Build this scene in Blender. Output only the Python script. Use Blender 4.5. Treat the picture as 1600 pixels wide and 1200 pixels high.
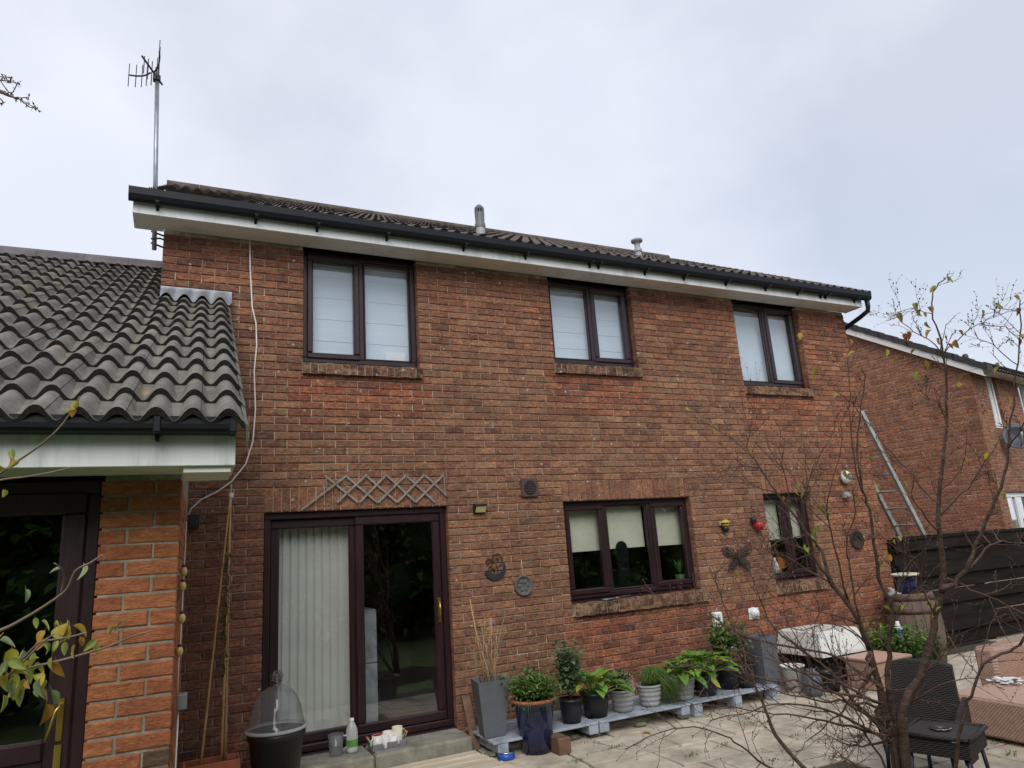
import bpy, bmesh, math, random
from mathutils import Vector, Matrix
R = math.radians
rnd = random.Random(7)
for o in list(bpy.data.objects): bpy.data.objects.remove(o)
S = bpy.context.scene
COL = S.collection

# ------------------------------------------------------------------ camera
CAM = Vector((0.2422, -6.6597, 1.6206)); YAW, PITCH, ROLL = R(26.194), R(13.546), R(-3.995); FPX = 1072.21
FWD = Vector((math.sin(YAW)*math.cos(PITCH), math.cos(YAW)*math.cos(PITCH), math.sin(PITCH)))
_r = Vector((math.cos(YAW), -math.sin(YAW), 0)); _u = _r.cross(FWD)
RT = math.cos(ROLL)*_r + math.sin(ROLL)*_u; UP = -math.sin(ROLL)*_r + math.cos(ROLL)*_u
cd = bpy.data.cameras.new('camera'); cam = bpy.data.objects.new('camera', cd); COL.objects.link(cam)
cd.sensor_width = 36; cd.lens = FPX/1600*36; cd.clip_start = 0.05; cd.clip_end = 2000
m = Matrix((RT, UP, -FWD)).transposed().to_4x4(); m.translation = CAM; cam.matrix_world = m
S.camera = cam
S.render.resolution_x, S.render.resolution_y = 1024, 768

# ------------------------------------------------------------------ world, sun, exposure
SUN_EL, SUN_AZ = 40, 200          # azimuth from +Y clockwise
w = bpy.data.worlds.new('World'); S.world = w; w.use_nodes = True
nt = w.node_tree; nt.nodes.clear()
def wn(t, **k):
    n = nt.nodes.new(t)
    for a, b in k.items(): setattr(n, a, b)
    return n
out = wn('ShaderNodeOutputWorld'); bg = wn('ShaderNodeBackground'); bg.inputs[1].default_value = 0.103
sky = wn('ShaderNodeTexSky', sky_type='NISHITA', sun_disc=False, sun_elevation=R(SUN_EL), sun_rotation=R(SUN_AZ), dust_density=2.0)
tc = wn('ShaderNodeTexCoord'); mp = wn('ShaderNodeMapping'); mp.inputs['Scale'].default_value = (1, 1, 1.6)
n1 = wn('ShaderNodeTexNoise'); n1.inputs['Scale'].default_value = 1.7; n1.inputs['Detail'].default_value = 5; n1.inputs['Roughness'].default_value = .5
cr = wn('ShaderNodeValToRGB'); e = cr.color_ramp.elements
e[0].position = .38; e[0].color = (.70, .70, .70, 1); e[1].position = .62; e[1].color = (1, 1, 1, 1)
n2 = wn('ShaderNodeTexNoise'); n2.inputs['Scale'].default_value = 2.3; n2.inputs['Detail'].default_value = 6
mp2 = wn('ShaderNodeMapping'); mp2.inputs['Location'].default_value = (3.1, 1.7, .4)
cr2 = wn('ShaderNodeValToRGB'); e = cr2.color_ramp.elements
e[0].position = .3; e[0].color = (5.7, 6.15, 7.1, 1); e[1].position = .7; e[1].color = (6.8, 7.0, 7.7, 1)
mx = wn('ShaderNodeMix', data_type='RGBA')
L = nt.links.new
L(tc.outputs['Generated'], mp.inputs[0]); L(mp.outputs[0], n1.inputs[0]); L(n1.outputs[0], cr.inputs[0])
L(tc.outputs['Generated'], mp2.inputs[0]); L(mp2.outputs[0], n2.inputs[0]); L(n2.outputs[0], cr2.inputs[0])
L(cr.outputs[0], mx.inputs[0]); L(sky.outputs[0], mx.inputs[6]); L(cr2.outputs[0], mx.inputs[7])
L(mx.outputs[2], bg.inputs[0]); L(bg.outputs[0], out.inputs[0])
sd = bpy.data.lights.new('sun', 'SUN'); sd.energy = 1.5; sd.angle = R(35); sd.color = (1, .96, .9)
so = bpy.data.objects.new('sun', sd); COL.objects.link(so)
so.rotation_euler = (R(90-SUN_EL), 0, R(180-SUN_AZ)); so.location = (0, -10, 20)
# sun_rotation and lamp share one direction: azimuth clockwise from +Y
_sd = Vector((math.sin(R(SUN_AZ))*math.cos(R(SUN_EL)), math.cos(R(SUN_AZ))*math.cos(R(SUN_EL)), math.sin(R(SUN_EL))))
so.rotation_euler = _sd.to_track_quat('Z', 'Y').to_euler()
S.view_settings.view_transform = 'Standard'; S.view_settings.look = 'None'; S.view_settings.exposure = 0.38; S.view_settings.gamma = 1
S.render.engine = 'CYCLES'

# ------------------------------------------------------------------ pixel helpers (1600 x 1200 photograph)
def ray(px, py): return FWD + RT*((px-800)/FPX) - UP*((py-600)/FPX)
def GZ(px, py, z): d = ray(px, py); return CAM + d*((z-CAM.z)/d.z)
def GY(px, py, y): d = ray(px, py); return CAM + d*((y-CAM.y)/d.y)
def GX(px, py, x): d = ray(px, py); return CAM + d*((x-CAM.x)/d.x)
def GD(px, py, t): return CAM + ray(px, py)*t
def proj(p):
    d = Vector(p)-CAM; z = d.dot(FWD)
    return (800+FPX*d.dot(RT)/z, 600-FPX*d.dot(UP)/z, z)
ZG = -0.12

# ------------------------------------------------------------------ materials
MATS = {}
class NT:
    def __init__(s, name):
        s.m = bpy.data.materials.new(name); s.m.use_nodes = True; s.t = s.m.node_tree; s.t.nodes.clear()
        s.o = s.n('ShaderNodeOutputMaterial'); MATS[name] = s.m
    def n(s, t, **k):
        x = s.t.nodes.new(t)
        for a, b in k.items(): setattr(x, a, b)
        return x
    def l(s, a, b): s.t.links.new(a, b)
    def noise(s, scale, detail=4, rough=.6, stretch=(1, 1, 1), loc=(0, 0, 0)):
        g = s.n('ShaderNodeNewGeometry'); mp = s.n('ShaderNodeMapping'); mp.inputs['Scale'].default_value = stretch; mp.inputs['Location'].default_value = loc
        x = s.n('ShaderNodeTexNoise'); x.inputs['Scale'].default_value = scale; x.inputs['Detail'].default_value = detail; x.inputs['Roughness'].default_value = rough
        s.l(g.outputs['Position'], mp.inputs[0]); s.l(mp.outputs[0], x.inputs[0]); return x.outputs[0]
    def ramp(s, src, stops):
        x = s.n('ShaderNodeValToRGB'); el = x.color_ramp.elements
        while len(el) < len(stops): el.new(.5)
        for a, (p, c) in zip(el, stops):
            a.position = p; a.color = (c if hasattr(c, '__len__') else (c, c, c))[:3] + (1,) if hasattr(c, '__len__') else (c, c, c, 1)
        s.l(src, x.inputs[0]); return x.outputs[0]
    def mix(s, f, a, b, blend='MIX'):
        x = s.n('ShaderNodeMix', data_type='RGBA', blend_type=blend)
        for v, i in ((f, 0), (a, 6), (b, 7)):
            if isinstance(v, (int, float)): x.inputs[i].default_value = v
            elif isinstance(v, tuple): x.inputs[i].default_value = v[:3]+(1,)
            else: s.l(v, x.inputs[i])
        return x.outputs[2]
    def bsdf(s, col, rough=.7, metal=0, spec=.4, bump=None, bs=.3, bd=.01, **k):
        b = s.n('ShaderNodeBsdfPrincipled'); b.inputs['Metallic'].default_value = metal; b.inputs['Specular IOR Level'].default_value = spec
        for v, i in ((col, 'Base Color'), (rough, 'Roughness')):
            if isinstance(v, (int, float)): b.inputs[i].default_value = v
            elif isinstance(v, tuple): b.inputs[i].default_value = v[:3]+(1,)
            else: s.l(v, b.inputs[i])
        if bump is not None:
            bb = s.n('ShaderNodeBump'); bb.inputs['Strength'].default_value = bs; bb.inputs['Distance'].default_value = bd
            s.l(bump, bb.inputs['Height']); s.l(bb.outputs[0], b.inputs['Normal'])
        for a, v in k.items(): b.inputs[a.replace('_', ' ')].default_value = v
        s.l(b.outputs[0], s.o.inputs[0]); return b
def simple(name, c, rough=.6, var=.2, scale=6, bump=0, bscale=60, metal=0, spec=.4, stretch=(1, 1, 1), dirt=None, **k):
    t = NT(name); n = t.noise(scale, 5, .6, stretch)
    lo = tuple(x*(1-var) for x in c); hi = tuple(min(1, x*(1+var)) for x in c)
    col = t.ramp(n, [(.3, lo), (.7, hi)])
    if dirt:
        d = t.ramp(t.noise(dirt[1], 6, .7, dirt[2] if len(dirt) > 2 else (1, 1, 1)), [(.5, 0.), (.72, 1.)])
        col = t.mix(d, col, dirt[0])
    t.bsdf(col, rough, metal, spec, t.noise(bscale, 5, .6, stretch) if bump else None, bump, .01, **k)
    return t.m

# brick: attribute tone = (random, clean, random2)
def brick_mat(name, pal, clean, dark, lichen=.5, gc=.9, bloom=(.41, .26, .168)):
    t = NT(name); at = t.n('ShaderNodeAttribute', attribute_name='tone'); sp = t.n('ShaderNodeSeparateColor'); t.l(at.outputs['Color'], sp.inputs[0])
    c = t.ramp(sp.outputs[0], pal); c2 = t.ramp(sp.outputs[0], clean)
    c = t.mix(sp.outputs[1], c, c2)
    g = t.noise(22, 7, .8, (1, 1, 2.2)); c = t.mix(gc, c, t.ramp(g, [(.34, .28), (.5, 1.), (.66, 1.9)]), 'MULTIPLY')
    mv = t.noise(5.5, 5, .75, (1, 1, 1.8), (9, 4, 2)); c = t.mix(.75*min(1, lichen*1.6), c, t.ramp(mv, [(.36, (.55, .58, .62)), (.5, (1., 1., 1.)), (.64, (1.55, 1.35, 1.1))]), 'MULTIPLY')
    pt = t.ramp(t.noise(8, 6, .8, (1, 1, 1.6), (2, 8, 5)), [(.48, 0.), (.62, lichen*1.3)]); pt = t.mix(.6, pt, sp.outputs[1], 'SUBTRACT'); c = t.mix(pt, c, bloom)
    s1 = t.ramp(t.noise(.9, 6, .65), [(.45, 0.), (.72, .7)])
    c = t.mix(t.mix(.55, s1, sp.outputs[1], 'SUBTRACT'), c, dark, 'MULTIPLY')
    bk = t.ramp(t.noise(14, 6, .85, (1, 1, 1.7), (1, 3, 8)), [(.57, 0.), (.66, .75*lichen)]); c = t.mix(bk, c, (.05, .035, .03))
    gg = t.n('ShaderNodeNewGeometry'); vo = t.n('ShaderNodeTexVoronoi'); vo.inputs['Scale'].default_value = 7.5; t.l(gg.outputs['Position'], vo.inputs[0])
    dd = t.mix(.12, vo.outputs['Distance'], t.noise(70, 3)); vs_ = t.n('ShaderNodeSeparateColor'); t.l(vo.outputs['Color'], vs_.inputs[0])
    wh = t.mix(1., t.ramp(dd, [(.12, 1.), (.165, 0.)]), t.ramp(vs_.outputs[0], [(.38, 0.), (.43, min(1, lichen*1.9))]), 'MULTIPLY'); c = t.mix(wh, c, (.62, .55, .47))
    t.bsdf(c, .9, 0, .15, t.noise(30, 6, .8, (1, 1, 2.2)), 1., .03)
    return t.m
brick_mat('brick_red', [(0, (.205, .102, .074)), (.06, (.26, .124, .085)), (.35, (.31, .148, .095)), (.65, (.35, .172, .106)), (.92, (.40, .205, .122)), (1, (.46, .25, .15))],
          [(0, (.17, .075, .058)), (.12, (.26, .098, .067)), (.5, (.36, .132, .080)), (1, (.45, .17, .095))], (.70, .72, .72))
brick_mat('brick_orange', [(0, (.17, .11, .075)), (.16, (.22, .13, .08)), (.2, (.48, .165, .08)), (.6, (.56, .20, .092)), (1, (.64, .25, .11))],
          [(0, (.2, .12, .07)), (1, (.5, .16, .06))], (.9, .9, .9), .12, .5)
brick_mat('brick_sill', [(0, (.10, .06, .045)), (.5, (.17, .09, .06)), (1, (.26, .14, .095))], [(0, (.2, .08, .05)), (1, (.3, .1, .06))], (.6, .7, .6), 1.)
def mortar_mat(name, c, dark, ero=.55):
    t = NT(name); n = t.ramp(t.noise(2.2, 6, .7), [(.35, c), (.68, dark)])
    n = t.mix(.6, n, t.ramp(t.noise(60, 4, .6), [(.3, .6), (.7, 1.25)]), 'MULTIPLY')
    wh = t.ramp(t.noise(4.5, 6, .8, loc=(7, 1, 3)), [(.50, 0.), (.62, .9 if ero else .35)]); n = t.mix(wh, n, (.68, .60, .49))
    er = t.ramp(t.noise(3.6, 6, .75, (.8, 1, 3.5), (3, 6, 1)), [(.52, 0.), (.62, ero)]); n = t.mix(er, n, (.05, .038, .032))
    t.bsdf(n, .95, 0, .1, t.noise(90, 4, .6), .6, .006)
mortar_mat('mortar', (.52, .39, .31), (.37, .26, .20)); mortar_mat('mortar_grey', (.28, .265, .215), (.20, .19, .15), .0)
def tile_mat(name, a, b, moss, amt):
    t = NT(name); oi = t.n('ShaderNodeObjectInfo'); c = t.ramp(t.noise(5, 6, .65), [(.3, a), (.7, b)])
    c = t.mix(.5, c, t.ramp(oi.outputs['Random'], [(0, .6), (1, 1.3)]), 'MULTIPLY')
    c = t.mix(.6, c, t.ramp(t.noise(38, 6, .75, (1, .35, 1)), [(.3, .55), (.7, 1.35)]), 'MULTIPLY')
    li = t.ramp(t.noise(3.3, 6, .75, loc=(1, 5, 2)), [(.56, 0.), (.74, amt)]); c = t.mix(li, c, moss)
    sp = t.ramp(t.noise(17, 3, .6, loc=(3, 1, 7)), [(.68, 0.), (.75, .75)]); c = t.mix(sp, c, (.03, .028, .026))
    t.bsdf(c, .8, 0, .35, t.noise(120, 5, .7), .5, .004)
tile_mat('tile_grey', (.115, .108, .092), (.235, .22, .185), (.36, .29, .12), .7)
tile_mat('tile_brown', (.075, .06, .052), (.15, .118, .10), (.20, .15, .10), .6)
def leaf_mat(name, stops, rough=.45, trans=.25):
    t = NT(name); g = t.n('ShaderNodeNewGeometry'); oi = t.n('ShaderNodeObjectInfo')
    ad = t.n('ShaderNodeMath', operation='ADD'); t.l(g.outputs['Random Per Island'], ad.inputs[0]); t.l(oi.outputs['Random'], ad.inputs[1])
    fr = t.n('ShaderNodeMath', operation='FRACT'); t.l(ad.outputs[0], fr.inputs[0])
    c = t.ramp(fr.outputs[0], stops); c = t.mix(.5, c, t.ramp(t.noise(45, 3), [(.3, .6), (.7, 1.3)]), 'MULTIPLY')
    b = t.bsdf(c, rough, 0, .35); tr = t.n('ShaderNodeBsdfTranslucent'); t.l(c, tr.inputs[0])
    mx = t.n('ShaderNodeMixShader'); mx.inputs[0].default_value = trans
    t.l(b.outputs[0], mx.inputs[1]); t.l(tr.outputs[0], mx.inputs[2]); t.l(mx.outputs[0], t.o.inputs[0])
leaf_mat('leaf_bright', [(0, (.09, .20, .03)), (.5, (.155, .31, .05)), (.94, (.22, .39, .07)), (1, (.45, .38, .06))])
leaf_mat('leaf_mid', [(0, (.055, .12, .027)), (.45, (.11, .21, .048)), (.9, (.19, .31, .075)), (.96, (.19, .31, .075)), (1, (.4, .34, .08))])
leaf_mat('leaf_grey', [(0, (.07, .12, .06)), (.5, (.13, .20, .11)), (1, (.22, .29, .17))])
leaf_mat('leaf_dark', [(0, (.025, .055, .018)), (.5, (.045, .09, .027)), (1, (.085, .14, .04))])
leaf_mat('leaf_pale', [(0, (.16, .24, .10)), (.5, (.38, .44, .26)), (1, (.55, .58, .42))])
leaf_mat('leaf_red', [(0, (.2, .03, .02)), (1, (.32, .07, .03))])
leaf_mat('leaf_autumn', [(0, (.30, .10, .03)), (.3, (.42, .22, .04)), (.6, (.45, .34, .06)), (.85, (.3, .3, .07)), (1, (.22, .07, .04))])
leaf_mat('leaf_lime', [(0, (.26, .30, .06)), (.5, (.34, .42, .10)), (.8, (.45, .38, .08)), (1, (.38, .22, .08))])
leaf_mat('leaf_birch', [(0, (.35, .36, .06)), (.5, (.48, .40, .05)), (.8, (.50, .28, .05)), (1, (.25, .08, .04))])
simple('white_upvc', (.80, .82, .82), .35, .05, 3, dirt=((.50, .51, .48), 5, (1, 1, .12)), spec=.5)
simple('soffit_white', (.78, .76, .71), .5, .06, 2.5, dirt=((.5, .48, .42), 2))
simple('frame_brown', (.026, .0105, .013), .36, .3, 18, .25, 50, spec=.5, stretch=(1, 1, .15))
simple('gutter_black', (.006, .0075, .011), .5, .25, 8, spec=.3)
simple('lead', (.27, .29, .32), .5, .35, 9, .3, 30, metal=.4, stretch=(1, 1, .3))
simple('ridge_grey', (.13, .115, .12), .75, .3, 7, .4)
simple('metal_grey', (.33, .35, .38), .4, .2, 10, metal=.7)
simple('metal_dark', (.05, .055, .065), .45, .2, 10, metal=.5)
simple('aluminium', (.45, .47, .46), .5, .2, 14, metal=.45, dirt=((.2, .2, .17), 6))
simple('rust_dark', (.035, .026, .022), .7, .5, 25, .4)
simple('slate_plaque', (.12, .115, .115), .7, .3, 40, .8, 90)
simple('vent_brown', (.085, .055, .055), .5, .2, 10)
simple('pvc_grey', (.36, .37, .39), .5, .15, 8, dirt=((.15, .15, .15), 5))
simple('white_cable', (.72, .70, .64), .5, .1, 8)
simple('white_plastic', (.78, .79, .80), .35, .05, 6)
simple('black_plastic', (.013, .014, .016), .42, .2, 8, spec=.5)
simple('concrete', (.28, .27, .225), .92, .25, 7, .7, 70, dirt=((.14, .15, .10), 4))
simple('mossy_stone', (.16, .17, .12), .95, .5, 14, .9, 50)
simple('slab', (.52, .455, .355), .85, .3, 5, .5, 45, dirt=((.27, .235, .18), 1.8))
simple('slab_joint', (.065, .06, .042), .95, .3, 10, .5)
simple('plank_cream', (.58, .50, .37), .75, .25, 9, .4, 40, stretch=(.2, 1, 1))
simple('lattice_wood', (.25, .225, .195), .8, .3, 20, .4, stretch=(1, 1, 1))
simple('bamboo', (.46, .28, .11), .55, .3, 14)
simple('dry_stem', (.34, .25, .14), .8, .3, 20)
simple('terracotta', (.50, .16, .085), .7, .2, 9)
simple('pallet_blue', (.36, .41, .48), .75, .22, 9, .4, 40, dirt=((.2, .22, .25), 7))
simple('pot_grey', (.33, .34, .345), .6, .12, 6, dirt=((.22, .23, .2), 4))
simple('pot_slate', (.115, .125, .145), .5, .15, 6)
simple('glaze_blue', (.012, .02, .07), .12, .3, 5, spec=.6)
simple('wood_block', (.17, .10, .065), .8, .35, 14, .5, stretch=(.3, 1, 1))
simple('soil', (.035, .027, .02), .95, .4, 30, .8)
simple('bowl_blue', (.02, .09, .42), .35, .15, 6)
simple('chrome', (.6, .6, .6), .2, .05, 6, metal=1)
simple('fence_dark', (.017, .013, .011), .85, .55, 9, .5, 50, spec=.15, stretch=(.15, 1, 1))
simple('barrel_wood', (.155, .11, .085), .75, .3, 10, .4, stretch=(1, 1, .2))
simple('barrel_hoop', (.10, .06, .05), .6, .4, 14, metal=.4)
simple('gloss_white', (.76, .77, .74), .3, .05, 3)
simple('bark', (.12, .072, .054), .7, .5, 18, .8, 40, stretch=(1, 1, 2.5), dirt=((.17, .125, .09), 14))
simple('twig', (.135, .075, .056), .65, .35, 14)
simple('twig_light', (.26, .19, .14), .7, .3, 14)
simple('brass', (.55, .38, .10), .3, .25, 12, metal=.9)
simple('grey_box', (.15, .16, .17), .5, .1, 8)
simple('black_box', (.02, .022, .028), .5, .2, 8)
simple('bulb_amber', (.62, .42, .14), .25, .25, 20, spec=.5)
simple('yellow_paint', (.60, .45, .06), .4, .15, 10)
simple('light_lens', (.58, .56, .22), .3, .15, 10)
simple('red_paint', (.42, .02, .025), .3, .1, 10)
simple('orange_paint', (.60, .17, .03), .5, .2, 10)
simple('blue_paint', (.02, .06, .5), .4, .1, 10)
simple('green_print', (.10, .30, .06), .4, .2, 30)
simple('ceramic', (.74, .73, .69), .25, .04, 10)
simple('blind_white', (.82, .84, .84), .8, .05, 3)
simple('blind_grey', (.70, .69, .62), .85, .06, 4)
simple('blind_blue', (.62, .72, .80), .8, .05, 3)
simple('blind_cream', (.66, .65, .50), .85, .06, 4)
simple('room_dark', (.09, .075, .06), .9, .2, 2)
simple('lawn_green', (.14, .19, .075), .9, .4, 5, .6, 80)
simple('earth', (.10, .085, .06), .95, .3, 2)
simple('stove_dark', (.03, .03, .032), .6, .3, 10)
simple('knob_speckle', (.16, .155, .15), .6, .95, 55)
simple('black_matte', (.004, .004, .005), .8, .2, 8, spec=.1)
simple('paper_white', (.8, .8, .8), .8, .05, 20)
def rattan(name, a, b):
    t = NT(name); g = t.n('ShaderNodeNewGeometry'); w1 = t.n('ShaderNodeTexWave', wave_type='BANDS', bands_direction='Z'); w1.inputs['Scale'].default_value = 26; w1.inputs['Distortion'].default_value = .6
    w2 = t.n('ShaderNodeTexWave', wave_type='BANDS', bands_direction='DIAGONAL'); w2.inputs['Scale'].default_value = 24
    t.l(g.outputs['Position'], w1.inputs[0]); t.l(g.outputs['Position'], w2.inputs[0])
    h = t.mix(.5, w1.outputs[0], w2.outputs[0]); c = t.ramp(h, [(.2, a), (.75, b)])
    c = t.mix(.5, c, t.ramp(t.noise(30, 4), [(.3, .7), (.7, 1.2)]), 'MULTIPLY')
    t.bsdf(c, .55, 0, .4, h, .8, .006)
rattan('rattan_tan', (.34, .20, .145), (.60, .40, .31)); rattan('rattan_dark', (.008, .0065, .006), (.045, .036, .031))
def glass_mat(name, tint=(.93, .96, .97), ior=1.6, rough=0.0, milky=None):
    t = NT(name); lw = t.n('ShaderNodeLayerWeight'); lw.inputs[0].default_value = .5; f0 = ((ior-1)/(ior+1))**2; pw = t.n('ShaderNodeMath', operation='POWER'); pw.inputs[1].default_value = 4.; t.l(lw.outputs['Facing'], pw.inputs[0])
    f = t.n('ShaderNodeMath', operation='MULTIPLY_ADD'); f.inputs[1].default_value = .9*(1-f0); f.inputs[2].default_value = f0; t.l(pw.outputs[0], f.inputs[0]); tr = t.n('ShaderNodeBsdfTransparent'); tr.inputs[0].default_value = tint+(1,)
    gl = t.n('ShaderNodeBsdfGlossy'); gl.inputs['Roughness'].default_value = rough; bm = t.n('ShaderNodeBump'); bm.inputs['Strength'].default_value = .12; bm.inputs['Distance'].default_value = .02; t.l(t.noise(1.6, 2), bm.inputs['Height']); t.l(bm.outputs[0], gl.inputs['Normal']); src = tr.outputs[0]
    if milky:
        df = t.n('ShaderNodeBsdfDiffuse'); df.inputs[0].default_value = milky[0]+(1,); m2 = t.n('ShaderNodeMixShader'); m2.inputs[0].default_value = milky[1]
        tl = t.n('ShaderNodeBsdfTranslucent'); tl.inputs[0].default_value = milky[0]+(1,); m3 = t.n('ShaderNodeMixShader'); t.l(df.outputs[0], m3.inputs[1]); t.l(tl.outputs[0], m3.inputs[2])
        t.l(src, m2.inputs[1]); t.l(m3.outputs[0], m2.inputs[2]); src = m2.outputs[0]
    mx = t.n('ShaderNodeMixShader'); t.l(f.outputs[0], mx.inputs[0]); t.l(src, mx.inputs[1]); t.l(gl.outputs[0], mx.inputs[2]); t.l(mx.outputs[0], t.o.inputs[0])
glass_mat('glass', (.93, .96, .98), 2.45); glass_mat('clear_plastic', (.92, .93, .94), 1.5, .08, ((.55, .57, .58), .22)); glass_mat('milky_plastic', (.9, .9, .9), 1.45, .1, ((.9, .92, .92), .72))

# ------------------------------------------------------------------ mesh builder
class MB:
    def __init__(s): s.v = []; s.f = []; s.sm = []; s.tone = None
    def add(s, vs, fs, smooth=False):
        k = len(s.v); s.v += [tuple(v) for v in vs]; s.f += [tuple(i+k for i in f) for f in fs]; s.sm += [smooth]*len(fs)
    def box(s, x0, x1, y0, y1, z0, z1, M=None):
        vs = [Vector((x, y, z)) for x in (x0, x1) for y in (y0, y1) for z in (z0, z1)]
        if M: vs = [M @ v for v in vs]
        s.add(vs, [(0, 1, 3, 2), (4, 6, 7, 5), (0, 4, 5, 1), (2, 3, 7, 6), (0, 2, 6, 4), (1, 5, 7, 3)]); return s
    def bbox(s, x0, x1, y0, y1, z0, z1, b=.004, M=None):
        """box with chamfered edges"""
        X, Y, Z = (x0, x1), (y0, y1), (z0, z1); vs = []; ix = {}
        for i in (0, 1):
            for j in (0, 1):
                for k in (0, 1):
                    for a in range(3):
                        p = [X[i], Y[j], Z[k]]; sg = [(1, -1)[i], (1, -1)[j], (1, -1)[k]]
                        for c in range(3):
                            if c != a: p[c] += sg[c]*b
                        ix[i, j, k, a] = len(vs); vs.append(Vector(p))
        fs = []
        for i in (0, 1): fs.append([ix[i, 0, 0, 0], ix[i, 1, 0, 0], ix[i, 1, 1, 0], ix[i, 0, 1, 0]][::(-1 if i == 0 else 1)])
        for j in (0, 1): fs.append([ix[0, j, 0, 1], ix[1, j, 0, 1], ix[1, j, 1, 1], ix[0, j, 1, 1]][::(1 if j == 0 else -1)])
        for k in (0, 1): fs.append([ix[0, 0, k, 2], ix[1, 0, k, 2], ix[1, 1, k, 2], ix[0, 1, k, 2]][::(-1 if k == 0 else 1)])
        for i in (0, 1):
            for j in (0, 1): fs.append([ix[i, j, 0, 0], ix[i, j, 1, 0], ix[i, j, 1, 1], ix[i, j, 0, 1]])
            for k in (0, 1): fs.append([ix[i, 0, k, 0], ix[i, 1, k, 0], ix[i, 1, k, 2], ix[i, 0, k, 2]])
        for j in (0, 1):
            for k in (0, 1): fs.append([ix[0, j, k, 1], ix[1, j, k, 1], ix[1, j, k, 2], ix[0, j, k, 2]])
        for i in (0, 1):
            for j in (0, 1):
                for k in (0, 1): fs.append([ix[i, j, k, 0], ix[i, j, k, 1], ix[i, j, k, 2]])
        if M: vs = [M @ v for v in vs]
        s.add(vs, fs); return s
    def tube(s, pts, rad, n=6, cap=True):
        pts = [Vector(p) for p in pts]
        if not hasattr(rad, '__len__'): rad = [rad]*len(pts)
        vs = []; up = None
        for i, p in enumerate(pts):
            t = (pts[min(i+1, len(pts)-1)]-pts[max(i-1, 0)])
            t = t.normalized() if t.length > 1e-9 else Vector((0, 0, 1))
            if up is None: up = t.orthogonal().normalized()
            up = up - t*up.dot(t); up = up.normalized() if up.length > 1e-6 else t.orthogonal().normalized()
            b = t.cross(up)
            for k in range(n):
                a = 2*math.pi*k/n; vs.append(p+(up*math.cos(a)+b*math.sin(a))*rad[i])
        fs = [(i*n+k, i*n+(k+1) % n, (i+1)*n+(k+1) % n, (i+1)*n+k) for i in range(len(pts)-1) for k in range(n)]
        s.add(vs, fs, True)
        if cap:
            k0 = len(s.v)-len(vs); s.f += [tuple(range(k0+n-1, k0-1, -1)), tuple(range(len(s.v)-n, len(s.v)))]; s.sm += [False, False]
        return s
    def lathe(s, prof, c=(0, 0, 0), n=20, sq=None, M=None):
        """prof = (r, z) list; sq makes a square section"""
        vs = []
        for r, z in prof:
            for k in range(n):
                a = 2*math.pi*k/n; v = Vector((c[0]+r*math.cos(a), c[1]+r*math.sin(a), c[2]+z))
                vs.append(M @ v if M else v)
        fs = [(i*n+k, i*n+(k+1) % n, (i+1)*n+(k+1) % n, (i+1)*n+k) for i in range(len(prof)-1) for k in range(n)]
        s.add(vs, fs, True); return s
    def quad(s, a, b, c, d): s.add([a, b, c, d], [(0, 1, 2, 3)]); return s
    def poly(s, pts): s.add(pts, [tuple(range(len(pts)))]); return s
    def prism(s, pts, ext):
        """closed outline pts extruded by vector ext"""
        n = len(pts); ext = Vector(ext); a = [Vector(p) for p in pts]; b = [p+ext for p in a]
        s.add(a+b, [tuple(range(n))[::-1], tuple(range(n, 2*n))]+[(i, (i+1) % n, n+(i+1) % n, n+i) for i in range(n)]); return s
    def leaf(s, p, d, up, L, W, bend=.2, fold=.15):
        d = d.normalized(); b = d.cross(up); b = b.normalized() if b.length > 1e-6 else d.orthogonal().normalized(); nrm = b.cross(d)
        q = lambda t, w, h: p+d*(t*L)+b*(w*W)+nrm*(h*L)
        vs = [q(0, 0, 0), q(.35, -.5, fold*.5), q(.4, 0, 0), q(.35, .5, fold*.5), q(.75, -.36, -bend*.4+fold*.3), q(.78, 0, -bend*.4), q(.75, .36, -bend*.4+fold*.3), q(1, 0, -bend)]
        s.add(vs, [(0, 2, 1), (0, 3, 2), (1, 2, 5, 4), (2, 3, 6, 5), (4, 5, 7), (5, 6, 7)]); return s
    def small_leaf(s, p, d, up, L, W):
        d = d.normalized(); b = d.cross(up); b = b.normalized() if b.length > 1e-6 else d.orthogonal().normalized(); nrm = b.cross(d)
        s.add([p, p+d*L*.5+b*W*.5+nrm*L*.08, p+d*L, p+d*L*.5-b*W*.5+nrm*L*.08], [(0, 1, 2), (0, 2, 3)]); return s
    def mesh(s, name, off=Vector()):
        me = bpy.data.meshes.new(name); me.from_pydata([(x-off[0], y-off[1], z-off[2]) for x, y, z in s.v], [], s.f)
        me.polygons.foreach_set('use_smooth', s.sm)
        if s.tone:
            at = me.color_attributes.new('tone', 'FLOAT_COLOR', 'POINT')
            at.data.foreach_set('color', [c for t in s.tone for c in t])
        me.update(); return me
OFF = {}
def link(name, me, mat, parent=None, loc=None):
    o = bpy.data.objects.new(name, me); COL.objects.link(o)
    if mat:
        if not me.materials: me.materials.append(MATS[mat])
    if parent is not None: o.parent = parent
    if loc is not None: o.location = loc
    return o
def build(mb, name, mat, parent=None, org=None, kind=None):
    """world-space geometry -> one mesh object; org = its own origin (world)"""
    po = OFF.get(parent.name, Vector()) if parent is not None else Vector()
    g = Vector(org) if org is not None else po
    o = link(name, mb.mesh(name, g), mat, parent, g-po)
    OFF[o.name] = g
    if kind: o['kind'] = kind
    return o
def thing(name, label, cat, loc=(0, 0, 0), group=None):
    o = bpy.data.objects.new(name, None); COL.objects.link(o); o.location = loc; o.empty_display_size = .1
    OFF[o.name] = Vector(loc); return tag(o, label, cat, group)
def tag(o, label, cat, group=None):
    o['label'] = label; o['category'] = cat
    if group: o['group'] = group
    return o
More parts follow.
